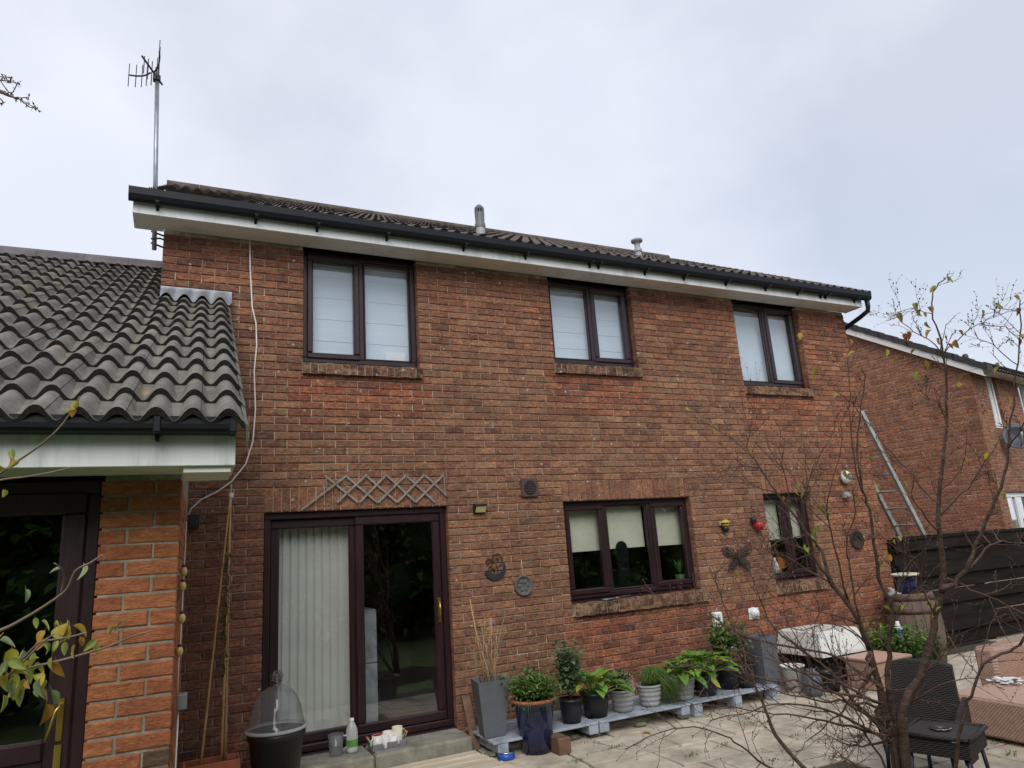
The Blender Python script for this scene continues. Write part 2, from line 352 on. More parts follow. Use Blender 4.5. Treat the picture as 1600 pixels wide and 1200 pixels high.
def one(mb, name, mat, label, cat, org, group=None): return tag(build(mb, name, mat, None, org), label, cat, group)
def struct(mb, name, mat, parent=None):
    o = build(mb, name, mat, parent)
    if parent is None: o['kind'] = 'structure'
    return o

# ------------------------------------------------------------------ brickwork
def brick_mb(O, U, N, u0, u1, z0, z1, depth=.1, mb=None, tone=None, ch=.005, proud=0):
    """one brick on a wall frame: O origin, U along, N outward"""
    mb = mb or MB(); Z = Vector((0, 0, 1)); j = lambda a: rnd.uniform(-a, a)
    pr_ = proud+j(.0022); a0, a1, b0, b1 = u0+j(.0015), u1+j(.0015), z0+j(.0015), z1+j(.0015)
    P = lambda u, z, d: O+U*u+Z*z+N*d
    vs = [P(a0+ch, b0+ch, pr_), P(a1-ch, b0+ch, pr_+j(.001)), P(a1-ch, b1-ch, pr_), P(a0+ch, b1-ch, pr_+j(.001)),
          P(a0, b0, pr_-ch), P(a1, b0, pr_-ch), P(a1, b1, pr_-ch), P(a0, b1, pr_-ch),
          P(a0, b0, -depth), P(a1, b0, -depth), P(a1, b1, -depth), P(a0, b1, -depth)]
    fs = [(0, 1, 2, 3)]+[(4+i, 4+(i+1) % 4, (i+1) % 4, i) for i in range(4)]+[(8+i, 8+(i+1) % 4, 4+(i+1) % 4, 4+i) for i in range(4)]
    if U.cross(Z).dot(N) < 0: fs = [f[::-1] for f in fs]
    mb.add(vs, fs)
    if mb.tone is None: mb.tone = []
    t = tone or (rnd.random(), 0, rnd.random()); mb.tone += [(t[0], t[1], t[2], 1)]*12
    return mb
def layout(width, zc0, zc1, cuts, clip=None, phase=0, BL=.225, CH=.075):
    """stretcher bond cells (u0,u1,z0,z1); cuts = (u0,u1,z0,z1) holes"""
    out = []
    for c in range(zc0, zc1):
        za, zb = c*CH, c*CH+CH-.010; zm = (za+zb)/2
        lo, hi = 0, width
        if clip:
            r = clip(zm)
            if r is None: continue
            lo, hi = r
        iv = [(lo, hi)]
        for (a, b, p, q) in cuts:
            if p < zm < q:
                nv = []
                for (x, y) in iv:
                    if b <= x or a >= y: nv.append((x, y)); continue
                    if a > x: nv.append((x, a))
                    if b < y: nv.append((b, y))
                iv = nv
        for (x, y) in iv:
            if y-x < .03: continue
            st = math.floor((x-phase)/BL)-1; e = [x]
            for k in range(st, st+int((y-x)/BL)+4):
                u = phase+k*BL+(BL/2 if c % 2 else 0)
                if x+.045 < u < y-.045: e.append(u)
            e.append(y)
            for i in range(len(e)-1):
                out.append((e[i]+(.005 if i else 0), e[i+1]-(.005 if i < len(e)-2 else 0), za, zb if zb > za else za))
    return out
def wall_bricks(parent, O, U, N, cells, mat, tonef=None, singles=300, depth=.1, pref=None):
    items = []
    for (u0, u1, z0, z1) in cells:
        c = O+U*((u0+u1)/2)+Vector((0, 0, (z0+z1)/2)); px, py, d = proj(c)
        vis = d > 0 and -20 < px < 1620 and -20 < py < 1220
        items.append(((u1-u0)*(z1-z0)/(d*d) if vis and (pref is None or pref(px, py)) else 0, (u0, u1, z0, z1), c))
    items.sort(key=lambda a: -a[0]); rest = MB(); rest.tone = []
    for i, (k, (u0, u1, z0, z1), c) in enumerate(items):
        t = tonef(c) if tonef else None
        if i < singles and k > 0:
            build(brick_mb(O, U, N, u0, u1, z0, z1, depth, None, t), 'brick', mat, parent, c)
        else: brick_mb(O, U, N, u0, u1, z0, z1, depth, rest, t)
    if rest.v: build(rest, 'brickwork', mat, parent, None, 'stuff')
def slab_with_holes(mb, O, U, N, width, z0, z1, cuts, d0, d1, e=.004):
    """solid wall core between depths d0 and d1, built as blocks around the holes"""
    xs = sorted({0, width}|{max(0, a-e) for a, b, p, q in cuts}|{min(width, b+e) for a, b, p, q in cuts}); Z = Vector((0, 0, 1))
    for i in range(len(xs)-1):
        a, b = xs[i], xs[i+1]; mid = (a+b)/2; seg = [(z0, z1)]
        for (ca, cb, p, q) in cuts:
            if ca-e < mid < cb+e:
                ns = []
                for (s0, s1) in seg:
                    if q <= s0 or p >= s1: ns.append((s0, s1)); continue
                    if p > s0: ns.append((s0, p))
                    if q < s1: ns.append((q, s1))
                seg = ns
        for (s0, s1) in seg:
            vs = [O+U*u-N*d+Z*z for u in (a, b) for d in (d0, d1) for z in (s0, s1)]
            mb.add(vs, [(0, 1, 3, 2), (4, 6, 7, 5), (0, 4, 5, 1), (2, 3, 7, 6), (0, 2, 6, 4), (1, 5, 7, 3)])

# ------------------------------------------------------------------ ground, lawn, patio
X, Y, Z = Vector((1, 0, 0)), Vector((0, 1, 0)), Vector((0, 0, 1))
g = MB(); g.quad((-300, -300, -.2), (300, -300, -.2), (300, 300, -.2), (-300, 300, -.2)); struct(g, 'ground', 'earth')
def lawn_mesh():
    mb = MB(); nx, ny = 40, 30
    for j in range(ny+1):
        for i in range(nx+1):
            x = -12+i*30/nx; y = -2.75-j*14/ny; mb.v.append((x, y, -.15+rnd.uniform(-.012, .012)))
    for j in range(ny):
        for i in range(nx):
            a = j*(nx+1)+i; mb.f.append((a, a+nx+1, a+nx+2, a+1)); mb.sm.append(True)
    return mb
struct(lawn_mesh(), 'lawn', 'lawn_green')
pm = MB(); pm.box(.2, 16, -2.7, .1, -.19, -.137); pm.box(4.6, 16, -4.6, -2.7, -.19, -.138); patio = struct(pm, 'patio', 'slab_joint')
# riven buff slabs, laid in a slightly turned random bond
def slab_mesh(w, d):
    return MB().bbox(-w/2, w/2, -d/2, d/2, -.03, 0, .006).mesh('slab')
SM = {}
ang = R(-2.0); ca, sa = math.cos(ang), math.sin(ang); r2 = random.Random(11)
def lay_slabs():
    y = -4.5; row = 0
    while y < -.02:
        d = (.45, .6, .6, .45, .6)[row % 5]; x = .35-(.31 if row % 2 else 0)
        while x < 12.6:
            w_ = r2.choice((.45, .6, .6, .9)); cx, cy = x+w_/2, y+d/2
            wx, wy = 4+(cx-4)*ca-(cy+1)*sa, -1+(cx-4)*sa+(cy+1)*ca
            ok = (wy-d/2 > -2.72 or wx > 5.0) and wy+d/2 < .06 and wx-w_/2 > .28 and not (wx < 2.7 and wy > -1.3 and wx+w_/2 > 1.0 and wy > -.6)
            if wx > 9.2 and wy+d/2 > 0: ok = ok and wx < 12.6
            if ok:
                k = (w_, d)
                if k not in SM: SM[k] = slab_mesh(w_-.02, d-.02)
                o = link('paving_slab', SM[k], 'slab', patio, (wx, wy, ZG+r2.uniform(-.003, .003)))
                o.rotation_euler = (r2.uniform(-.004, .004), r2.uniform(-.004, .004), ang)
            x += w_
        y += d; row += 1
lay_slabs()
# soil bed round the sapling
bd = MB(); c0 = GD(1408, 1215, 3.2)
bd.lathe([(0.02, .055), (.35, .05), (.7, .025), (.9, -.02)], (c0.x, c0.y, -.15), 18); struct(bd, 'planting_bed', 'soil')
r2 = random.Random(5)

# ------------------------------------------------------------------ main house
HO = Vector((0, 0, 0)); HN = Vector((0, -1, 0)); HW = 9.154; ZS = 4.76
house = thing('brick_house', 'two storey red brown brick house with dark framed windows and white eaves', 'house')
OPEN = {'w1': (1.268, 2.461, 3.45, 4.9), 'w2': (4.087, 5.275, 3.60, 4.9), 'w3': (6.963, 8.193, 3.45, 4.9), 'door': (.932, 2.692, -.3, 2.1), 'kit': (4.044, 5.811, .9, 2.1), 'sm': (6.993, 7.83, .9, 2.1)}
cuts = list(OPEN.values()); sold = [(.932, 2.692), (4.044, 5.811), (6.993, 7.83)]
bc = cuts+[(a, b, 2.1, 2.325) for a, b in sold]
cells = [c for c in layout(HW, -2, 64, bc) if c[3] < ZS+.02]
SILLS = [(1.22, 2.51, 3.415), (4.04, 5.32, 3.56), (6.92, 8.24, 3.415), (4.0, 5.9, .885), (6.95, 7.87, .86)]
def house_tone(c):
    cl = 0
    for a, b, z in SILLS:
        if a-.05 < c.x < b+.05 and z-.5 < c.z < z: cl = max(cl, min(1, .35+.8*rnd.random())*(1 if z-c.z < .3 else .55))
    if c.z > 4.3: cl = max(cl, .2+.3*rnd.random())
    if c.z > 3.75: cl = max(cl, .25*rnd.random())
    if c.x > 4 and c.z < .85: cl = max(cl, .3+.6*rnd.random())
    if c.x > 8.2: cl = max(cl, .25+.3*rnd.random())
    r_ = rnd.random()
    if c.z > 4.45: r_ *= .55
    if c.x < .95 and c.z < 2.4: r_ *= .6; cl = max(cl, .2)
    return (r_, cl, rnd.random())
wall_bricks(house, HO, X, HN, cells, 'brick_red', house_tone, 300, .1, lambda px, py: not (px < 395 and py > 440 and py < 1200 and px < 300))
core = MB(); slab_with_holes(core, HO, X, HN, HW, -.3, ZS, cuts, .014, .25)
build(core, 'wall_core', 'mortar', house)
# soldier courses over the ground floor openings
for a, b in sold:
    n = round((b-a)/.0765); p = (b-a)/n
    for i in range(n):
        c = Vector((a+(i+.5)*p, 0, 2.2075)); build(brick_mb(HO, X, HN, a+i*p+.005, a+(i+1)*p-.005, 2.102, 2.315, .1, None, (rnd.random()*.8+.1, rnd.random()*.25, 0)), 'soldier_brick', 'brick_red', house, c)
# other walls, floors (rooms stay closed and dark)
sh = MB(); sh.box(-.0, .2, .26, 8.0, -.3, 4.9); sh.box(HW-.2, HW, .26, 8.0, -.3, 4.9); sh.box(0, HW, 7.8, 8.0, -.3, 4.9)
for x0, x1 in ((0, .2), (HW-.2, HW)): sh.prism([(x0, .26, 4.9), (x0, 8.0, 4.9), (x0, 4.0, 7.25)], (x1-x0, 0, 0))
build(sh, 'outer_wall', 'brick_red', house)
fl = MB(); fl.box(.2, HW-.2, .26, 7.8, -.2, .03); fl.box(.2, HW-.2, .26, 7.8, 2.4, 2.6); fl.box(.2, HW-.2, .26, 7.8, 4.8, 4.9)
for x in (3.3, 6.3): fl.box(x, x+.1, .26, 7.8, .03, 2.4)
for x in (3.2, 6.1): fl.box(x, x+.1, .26, 7.8, 2.6, 4.8)
fl.box(.2, HW-.2, 3.4, 3.5, .03, 2.4); fl.box(.2, HW-.2, 3.4, 3.5, 2.6, 4.8)
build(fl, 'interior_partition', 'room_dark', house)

def frame_rect(mb, x0, x1, z0, z1, w, y0, y1, b=.008):
    mb.bbox(x0, x1, y0, y1, z0, z0+w, b); mb.bbox(x0, x1, y0+.0006, y1, z1-w, z1, b)
    mb.bbox(x0+.0005, x0+w, y0+.0011, y1, z0+w-.002, z1-w+.002, b); mb.bbox(x1-w, x1-.0005, y0+.0011, y1, z0+w-.002, z1-w+.002, b)
def window(parent, x0, x1, z0, z1, lights, yf=.085, fw=.055, sub=True, mat='frame_brown', name='window'):
    """lights = list of (relative width, has opening sash)"""
    f = MB(); frame_rect(f, x0, x1, z0, z1, fw, yf, yf+.07)
    tot = sum(l[0] for l in lights); x = x0; xs = [x0]
    for l in lights: x += (x1-x0)*l[0]/tot; xs.append(x)
    for x in xs[1:-1]: f.bbox(x-.03, x+.03, yf+.0021, yf+.068, z0+fw-.003, z1-fw+.003, .008)
    W = build(f, name, mat, parent)
    if sub:
        s = MB(); s.prism([(x0-.012, yf-.05, z0-.03), (x0-.012, yf+.06, z0-.03), (x0-.012, yf+.06, z0-.002), (x0-.012, yf-.05, z0-.014)], (x1-x0+.024, 0, 0)); build(s, 'window_sill', mat, W)
    for i, (ww, sash) in enumerate(lights):
        a = xs[i]+(fw if i == 0 else .03); b = xs[i+1]-(fw if i == len(lights)-1 else .03); p, q = z0+fw, z1-fw
        if sash:
            m_ = MB(); frame_rect(m_, a-.014, b+.014, p-.014, q+.014, .062, yf-.018, yf+.05, .012); build(m_, 'sash', mat, W); e = .046
        else:
            m_ = MB(); frame_rect(m_, a-.001, b+.001, p-.001, q+.001, .022, yf+.012, yf+.055, .009); build(m_, 'glazing_bead', mat, W); e = .02
        gl = MB(); gl.quad((a+e, yf+.035, p+e), (b-e, yf+.035, p+e), (b-e, yf+.035, q-e), (a+e, yf+.035, q-e)); build(gl, 'pane', 'glass', W)
    return W
window(house, 1.272, 2.457, 3.56, 4.757, [(1, True), (1, False)])
window(house, 4.091, 5.271, 3.71, 4.757, [(1.05, False), (1, True)])
window(house, 6.967, 8.189, 3.56, 4.757, [(1.05, False), (1, True)])
window(house, 4.048, 5.807, 1.048, 2.097, [(1, True), (1.12, False), (1, True)])
window(house, 6.997, 7.826, 1.03, 2.097, [(1, False), (1, True)])
# brick on edge sills
def brick_sill(x0, x1, z0, z1, proj_=.045):
    n = round((x1-x0)/.078); p = (x1-x0)/n
    cm = MB(); cm.prism([(x0+.002, -proj_+.006, z0+.004), (x0+.002, .12, z0+.004), (x0+.002, .12, z1-.004), (x0+.002, -proj_+.006, z1-.03)], (x1-x0-.004, 0, 0)); sl = build(cm, 'sill', 'mortar', house)
    for i in range(n):
        a, b = x0+i*p+.004, x0+(i+1)*p-.004; j = rnd.uniform(-.005, .005); mb = MB()
        mb.prism([(a, -proj_+j, z0+rnd.uniform(-.003, .003)), (a, .118, z0), (a, .118, z1), (a, -proj_+.012+j, z1-.018+rnd.uniform(-.004, .004)), (a, -proj_+j, z1-.03)], (b-a, 0, 0))
        mb.tone = [(rnd.random(), 0, 0, 1)]*len(mb.v)
        build(mb, 'sill_brick', 'brick_sill', sl, ((a+b)/2, 0, (z0+z1)/2))
brick_sill(1.255, 2.475, 3.415, 3.545); brick_sill(4.075, 5.29, 3.56, 3.695); brick_sill(6.95, 8.21, 3.415, 3.545); brick_sill(4.06, 5.875, .885, 1.03); brick_sill(6.975, 7.87, .86, 1.012)

# patio door: fixed light on the left, slider on the right
def patio_door():
    f = MB(); yf = .06; frame_rect(f, .936, 2.688, .035, 2.096, .06, yf, yf+.11, .008); D = build(f, 'patio_door', 'frame_brown', house)
    s = MB(); s.bbox(.936, 2.688, -.02, .06, .012, .034, .006); build(s, 'threshold', 'frame_brown', D)
    for nm, a, b, y0 in (('fixed_leaf', .997, 1.80, yf+.05), ('sliding_leaf', 1.765, 2.627, yf+.012)):
        m_ = MB(); frame_rect(m_, a, b, .096, 2.035, .085, y0, y0+.045, .012); P = build(m_, nm, 'frame_brown', D)
        gl = MB(); gl.quad((a+.07, y0+.02, .17), (b-.07, y0+.02, .17), (b-.07, y0+.02, 1.96), (a+.07, y0+.02, 1.96)); build(gl, 'pane', 'glass', D)
    h = MB(); x = 2.585; h.bbox(x-.016, x+.016, yf-.004, yf+.013, .98, 1.21, .004); h.tube([(x-.01, yf, 1.02), (x-.01, yf-.045, 1.04), (x-.01, yf-.05, 1.10), (x-.01, yf-.045, 1.16), (x-.01, yf, 1.18)], .009, 8)
    build(h, 'handle', 'brass', D)
patio_door()

# eaves: soffit, fascia, gutter
sf = MB(); sf.box(-.24, 9.22, -.268, -.003, ZS-.006, ZS+.006); sf.box(-.24, -.003, -.003, .03, ZS-.006, ZS+.006); build(sf, 'soffit', 'soffit_white', house)
fa = MB(); fa.bbox(-.245, 9.225, -.29, -.268, 4.748, 4.96, .003); build(fa, 'fascia', 'white_upvc', house)
be = MB(); be.box(-.245, -.225, -.268, .03, 4.748, 4.93); be.box(-.225, -.004, .03, .045, 4.754, 4.93); build(be, 'box_end', 'white_upvc', house)
be = MB(); be.prism([(-.11, .05, 4.88), (-.11, 4.0, 7.1), (-.11, 4.0, 7.3), (-.11, .05, 5.08)], (.02, 0, 0)); build(be, 'barge_board', 'white_upvc', house)
be = MB(); be.prism([(9.2, -.268, 4.75), (9.2, 0, 4.75), (9.2, 4.0, 7.1), (9.2, 4.0, 7.3), (9.2, -.268, 4.92)], (.02, 0, 0)); build(be, 'barge_board', 'white_upvc', house)
gt = MB(); prof = [(-.291, 4.955), (-.292, 4.88), (-.31, 4.845), (-.345, 4.832), (-.378, 4.848), (-.395, 4.885), (-.398, 4.95), (-.392, 4.95), (-.388, 4.89), (-.372, 4.858), (-.345, 4.842), (-.314, 4.854), (-.299, 4.885), (-.297, 4.955)]
gt.prism([(-.275, y, z) for y, z in prof], (9.60, 0, 0))
for x0 in (-.279, 9.321): gt.prism([(x0, -.2915, 4.957), (x0, -.30, 4.855), (x0, -.345, 4.829), (x0, -.39, 4.86), (x0, -.4005, 4.953)], (.006, 0, 0))
gu = build(gt, 'gutter', 'gutter_black', house)
for x in (-.05, .78, 1.35, 2.05, 2.9, 3.65, 4.5, 4.62, 5.3, 5.9, 6.6, 7.3, 7.9, 8.35, 8.45, 9.05):
    b = MB(); b.bbox(x-.017, x+.017, -.402, -.289, 4.827, 4.845, .003); b.prism([(x-.012, -.292, 4.83), (x-.012, -.292, 4.79), (x-.012, -.33, 4.83)], (.024, 0, 0)); build(b, 'gutter_bracket', 'gutter_black', gu, (x, -.34, 4.83))
dp = MB(); dp.tube([(9.27, -.345, 4.84), (9.27, -.345, 4.74), (9.27, -.33, 4.68), (9.25, -.2, 4.62), (9.215, .05, 4.53), (9.205, .2, 4.44), (9.2, .24, 4.36), (9.2, .24, -.1)], .034, 10); build(dp, 'downpipe', 'gutter_black', house)

# main roof
PT = math.tan(R(29.1)); CT, ST = math.cos(R(29.1)), math.sin(R(29.1))
ro = MB(); ro.prism([(-.08, -.27, 4.935), (-.08, 4.0, 4.935+4.27*PT), (-.08, 8.27, 4.935), (-.08, 8.27, 4.9), (-.08, 4.0, 4.9+4.27*PT), (-.08, -.27, 4.9)], (9.28, 0, 0)); roof = build(ro, 'roof', 'tile_brown', house)
def tile_mesh(W, Lg, amp, peak, n=12, th=.02, flange=False, fr=.034):
    """double roll interlocking tile: x across, y up the slope, z out"""
    mb = MB(); h = lambda x: amp*(math.cos(2*math.pi*(x-peak)/.15)-.11*math.cos(4*math.pi*(x-peak)/.15))
    xs = [W*i/n for i in range(n+1)]; top0 = [(x, 0, h(x)+fr) for x in xs]; top1 = [(x, Lg, h(x)+.012) for x in xs]; bot = [(x, .003, h(x)+fr-th) for x in xs]
    k = n+1; mb.add(top0+top1, [(i, i+1, k+i+1, k+i) for i in range(n)], True); mb.add(top0+bot, [(k+i, k+i+1, i+1, i) for i in range(n)])
    for j in (0, n): mb.add([top0[j], top1[j], (top1[j][0], Lg, top1[j][2]-th), bot[j]], [(0, 1, 2, 3)])
    if flange:
        x = W; a = h(W)+fr; mb.add([(x, 0, a), (x+.02, 0, a-.02), (x+.022, 0, a-.13), (x+.012, 0, a-.13), (x+.008, 0, a-.03), (x, Lg, a-.022), (x+.02, Lg, a-.042), (x+.022, Lg, a-.152)],
               [(0, 5, 6, 1), (1, 6, 7, 2), (0, 1, 4), (1, 2, 3, 4)])
    me = mb.mesh('roof_tile')
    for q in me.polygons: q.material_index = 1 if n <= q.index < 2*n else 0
    return me
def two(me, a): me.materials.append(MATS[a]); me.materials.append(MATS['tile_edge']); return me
simple('verge_dark', (.05, .045, .044), .8, .3, 12, .4)
simple('tile_edge', (.028, .026, .024), .9, .4, 30, .5)  # tile front edges: their shade, along with grime, put into a near-black colour
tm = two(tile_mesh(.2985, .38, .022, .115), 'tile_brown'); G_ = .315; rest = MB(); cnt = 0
E0 = Vector((0, -.345, 4.945))
for row in range(16):
    for col in range(32):
        x0 = -.125+col*.297; s_ = row*G_; p = Vector((x0, E0.y+s_*CT, E0.z+s_*ST)); rx = R(29.1)+rnd.uniform(-.006, .006); rz = rnd.uniform(-.004, .004); p.z += rnd.uniform(-.003, .004)
        if p.y > 3.98: continue
        if cnt < 300 and row < 9:
            o = link('roof_tile', tm, 'tile_brown', roof, p); o.rotation_euler = (rx, 0, rz); cnt += 1
        else:
            M = Matrix.Translation(p) @ Matrix.Rotation(rz, 4, 'Z') @ Matrix.Rotation(rx, 4, 'X'); rest.add([M @ v.co for v in tm.vertices], [tuple(q.vertices) for q in tm.polygons], True)
build(rest, 'upper_tiles', 'tile_brown', roof, None, 'stuff')
for i in range(21):
    x = -.14+i*.452; rm = MB(); rm.tube([(x, 4.0, 7.36), (x+.449, 4.0, 7.36)], .10, 12); build(rm, 'ridge_tile', 'tile_brown', roof, (x, 4.0, 7.385))

# lead flashing dressed over the lower roof where it meets the wall
EP = R(28.7); ETAN = math.tan(EP); EC, ES = math.cos(EP), math.sin(EP)
def ext_z(y): return 2.29+(y+3.25)*ETAN
fm = MB(); N_ = 48
for i in range(N_+1):
    x = .0+.605*i/N_; h_ = .033*(math.cos(2*math.pi*(x-.50)/.15)-.11*math.cos(4*math.pi*(x-.50)/.15)); yb = -.115
    zb = ext_z(yb)+(.043+h_)/EC
    fm.v += [(x, -.012, 4.19), (x, -.016, ext_z(-.016)+.105), (x, yb, zb)]
for i in range(N_):
    a = i*3; fm.f += [(a, a+1, a+4, a+3), (a+1, a+2, a+5, a+4)]; fm.sm += [True, True]
build(fm, 'lead_flashing', 'lead', house)

# ------------------------------------------------------------------ extension with tiled roof
PY = -2.75; PX = .245
ext = thing('brick_extension', 'single storey orange brick extension with grey pantile roof and dark glazed door', 'extension', (PX, PY, 0)); ext.rotation_euler = (0, 0, R(-1.3))
CHX = .0785; ZT = 2.0138+CHX
XB = MB()
pc = MB(); pc.box(-.096, PX-.006, PY+.007, PY+.2, -.2, 2.111); pc.box(PX-.2, PX-.006, PY+.2, 0.0, -.2, 2.45)
pc.prism([(PX-.2, PY+.2, 2.45), (PX-.2, 0, 2.45), (PX-.2, 0, 3.95), (PX-.2, PY+.2, 2.46)], (.194, 0, 0))
build(pc, 'wall_core', 'mortar_grey', ext)
EO = Vector((-.108, PY, 0)); wd = PX+.108
for k in range(30):
    z1 = ZT-k*CHX-.0105; z0 = z1-(CHX-.0105)
    for (a, b) in (((0, .115), (.126, wd)) if k % 2 else ((0, .232), (.243, wd))):
        c = EO+X*((a+b)/2)+Z*((z0+z1)/2); build(brick_mb(EO, X, HN, a, b, z0, z1, .1, None, (rnd.random(), 0, 0), .006), 'brick', 'brick_orange', ext, c)
# return wall bricks running back to the house
SO = Vector((PX, PY, 0)); sc = []
for k in range(26):
    z1 = ZT-k*CHX-.0105; z0 = z1-(CHX-.0105); u = .105 if k % 2 else .0
    if k % 2 == 0: u = -.0
    st = .113 if k % 2 else .22
    sc.append((.004, st-.011, z0, z1))
    while st < 2.6: sc.append((st, min(st+.214, 2.74), z0, z1)); st += .225
for (a, b, z0, z1) in sc:
    if b <= .24: build(brick_mb(SO, Y, X, a+.1 if b-a > .11 and False else a+.0, b, z0, z1, .09, None, (rnd.random(), 0, 0)), 'return_brick', 'brick_orange', ext, SO+Y*((a+b)/2)+Z*((z0+z1)/2))
rb = MB(); rb.tone = []
for (a, b, z0, z1) in sc:
    if b > .24: brick_mb(SO, Y, X, a, b, z0, z1, .09, rb, (rnd.random(), 0, 0))
build(rb, 'side_brickwork', 'brick_orange', ext, None, 'stuff')
# box shell that keeps the inside dark
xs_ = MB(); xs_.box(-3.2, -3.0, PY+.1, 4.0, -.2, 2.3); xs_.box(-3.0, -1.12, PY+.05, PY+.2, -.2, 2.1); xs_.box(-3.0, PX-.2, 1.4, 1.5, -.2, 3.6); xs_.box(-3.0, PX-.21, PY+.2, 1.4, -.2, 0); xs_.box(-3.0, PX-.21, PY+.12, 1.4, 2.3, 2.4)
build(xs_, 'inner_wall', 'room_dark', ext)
# glazed door with brass handle
def ext_door():
    f = MB(); frame_rect(f, -1.10, -.11, -.1, 2.098, .07, PY+.06, PY+.13, .008); D = build(f, 'door_frame', 'frame_brown', ext)
    f = MB(); frame_rect(f, -1.04, -.165, -.04, 2.04, .105, PY+.045, PY+.10, .010); f.bbox(-.94, -.27, PY+.0475, PY+.098, .84, .93, .01); f.bbox(-.94, -.27, PY+.06, PY+.09, .06, .845, .004); L_ = build(f, 'door_leaf', 'frame_brown', ext)
    gl = MB(); gl.quad((-.94, PY+.075, .925), (-.27, PY+.075, .925), (-.27, PY+.075, 1.94), (-.94, PY+.075, 1.94)); build(gl, 'pane', 'glass', L_)
    h = MB(); x = -.212; h.bbox(x-.013, x+.013, PY+.036, PY+.046, .92, 1.10, .003); h.tube([(x, PY+.04, 1.075), (x, PY-.002, 1.075), (x-.012, PY-.008, 1.06), (x-.045, PY-.008, .935)], .0065, 8); build(h, 'handle', 'brass', L_)
    s = MB(); s.bbox(x-.014, x+.014, PY+.034, PY+.0455, .78, .905, .0005); build(s, 'lock_plate', 'brass', L_)
ext_door()
so_ = MB(); so_.box(-3.0, .462, -3.128, PY+.004, 2.112, 2.124); so_.bbox(PX+.012, .462, -3.128, PY-.05, 2.07, 2.11, .003); build(so_, 'soffit', 'soffit_white', ext)
fa = MB(); fa.bbox(-3.0, .48, -3.15, -3.129, 2.10, 2.33, .003); fa.prism([(.462, -3.129, 2.10), (.462, PY, 2.10), (.462, PY, 2.45), (.462, -3.129, 2.28)], (.017, 0, 0)); build(fa, 'fascia', 'white_upvc', ext)
gt = MB(); pr2 = [(-3.151, 2.315), (-3.152, 2.243), (-3.245, 2.243), (-3.262, 2.256), (-3.265, 2.276), (-3.262, 2.278), (-3.262, 2.312), (-3.256, 2.312), (-3.256, 2.262), (-3.24, 2.25), (-3.159, 2.25), (-3.158, 2.315)]
gt.prism([(-3.0, y, z) for y, z in pr2], (3.47, 0, 0)); gt.bbox(.445, .478, -3.27, -3.1515, 2.239, 2.318, .004); gu = build(gt, 'gutter', 'gutter_black', ext)
for x in (-.62, .145): 
    b = MB(); b.bbox(x-.016, x+.016, -3.273, -3.1505, 2.237, 2.322, .004); b.bbox(x-.008, x+.008, -3.20, -3.151, 2.21, 2.238, .003); build(b, 'gutter_bracket', 'gutter_black', gu, (x, -3.2, 2.26))
rd = MB(); rd.prism([(-3.0, -3.14, ext_z(-3.14)-.005), (-3.0, 2.05, ext_z(2.05)-.005), (-3.0, 2.05, ext_z(2.05)-.06), (-3.0, -3.14, ext_z(-3.14)-.06)], (2.9, 0, 0)); rd.prism([(-.1, -3.14, ext_z(-3.14)-.005), (-.1, -.02, ext_z(-.02)-.005), (-.1, -.02, ext_z(-.02)-.06), (-.1, -3.14, ext_z(-3.14)-.06)], (.57, 0, 0))
er = build(rd, 'roof', 'tile_grey', ext)
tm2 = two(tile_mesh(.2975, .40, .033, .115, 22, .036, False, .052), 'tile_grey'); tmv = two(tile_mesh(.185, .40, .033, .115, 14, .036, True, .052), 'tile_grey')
GX_ = .336; tw = Vector((.0, 0, 0)); po = OFF[ext.name]
for row in range(20):
    s_ = row*GX_; y0 = -3.262+s_*EC; z0 = ext_z(-3.262)-.012+s_*ES
    for col in range(11):
        x0 = .325-.3*col; 
        if y0 > -.03 and x0 > -.05: continue
        mesh_ = tmv if col == 0 else tm2
        wp = Vector((x0+.15, y0+.15, z0)); q = proj(wp)
        if q[0] < -170 or q[1] > 1250: continue
        o = link('roof_tile', mesh_, 'tile_grey', er, Vector((x0, y0, z0+rnd.uniform(-.003, .003)))-po)
        o.rotation_euler = (EP+rnd.uniform(-.008, .008), rnd.uniform(-.006, .006), rnd.uniform(-.005, .005))
zr = ext_z(2.05)+.02
for i in range(7):
    x = -.08-.45*(i+1); rm = MB(); rm.prism([(x, 2.05-.13, zr-.05), (x, 2.05-.10, zr+.03), (x, 2.05-.05, zr+.075), (x, 2.05, zr+.09), (x, 2.05+.05, zr+.075), (x, 2.05+.10, zr+.03), (x, 2.05+.13, zr-.05)], (.447, 0, 0)); build(rm, 'ridge_tile', 'ridge_grey', er, (x+.22, 2.05, zr))
bk = MB(); bk.prism([(-3.0, 2.05, ext_z(2.05)), (-3.0, 2.06, ext_z(2.05)), (-3.0, 5.0, 3.6), (-3.0, 4.9, 3.5)], (2.9, 0, 0)); build(bk, 'rear_roof', 'tile_grey', er)

# ------------------------------------------------------------------ blinds and things behind the glass
def bands(name, label, x0, x1, z0, z1, y, n, mat, group=None):
    t = thing(name, label, 'blind', ((x0+x1)/2, y, z0), group); h = (z1-z0)/n
    for i in range(n):
        b = MB(); yy = y+(.0045 if i % 2 else 0); b.bbox(x0, x1, yy, yy+.003, z0+i*h-.004, z0+(i+1)*h+.004, .0012); build(b, 'fabric_band', mat, t, ((x0+x1)/2, y, z0+(i+.5)*h))
    r_ = MB(); r_.bbox(x0-.01, x1+.01, y-.01, y+.04, z1, z1+.05, .005); build(r_, 'head_rail', 'white_plastic', t); return t
bands('pleated_blind', 'white banded blind behind the pair of panes over the patio door', 1.31, 1.862, 3.6, 4.66, .21, 9, 'blind_blue')
bands('pleated_blind', 'white banded blind in the fixed pane over the patio door, beside the casement', 1.872, 2.42, 3.6, 4.66, .21, 9, 'blind_blue')
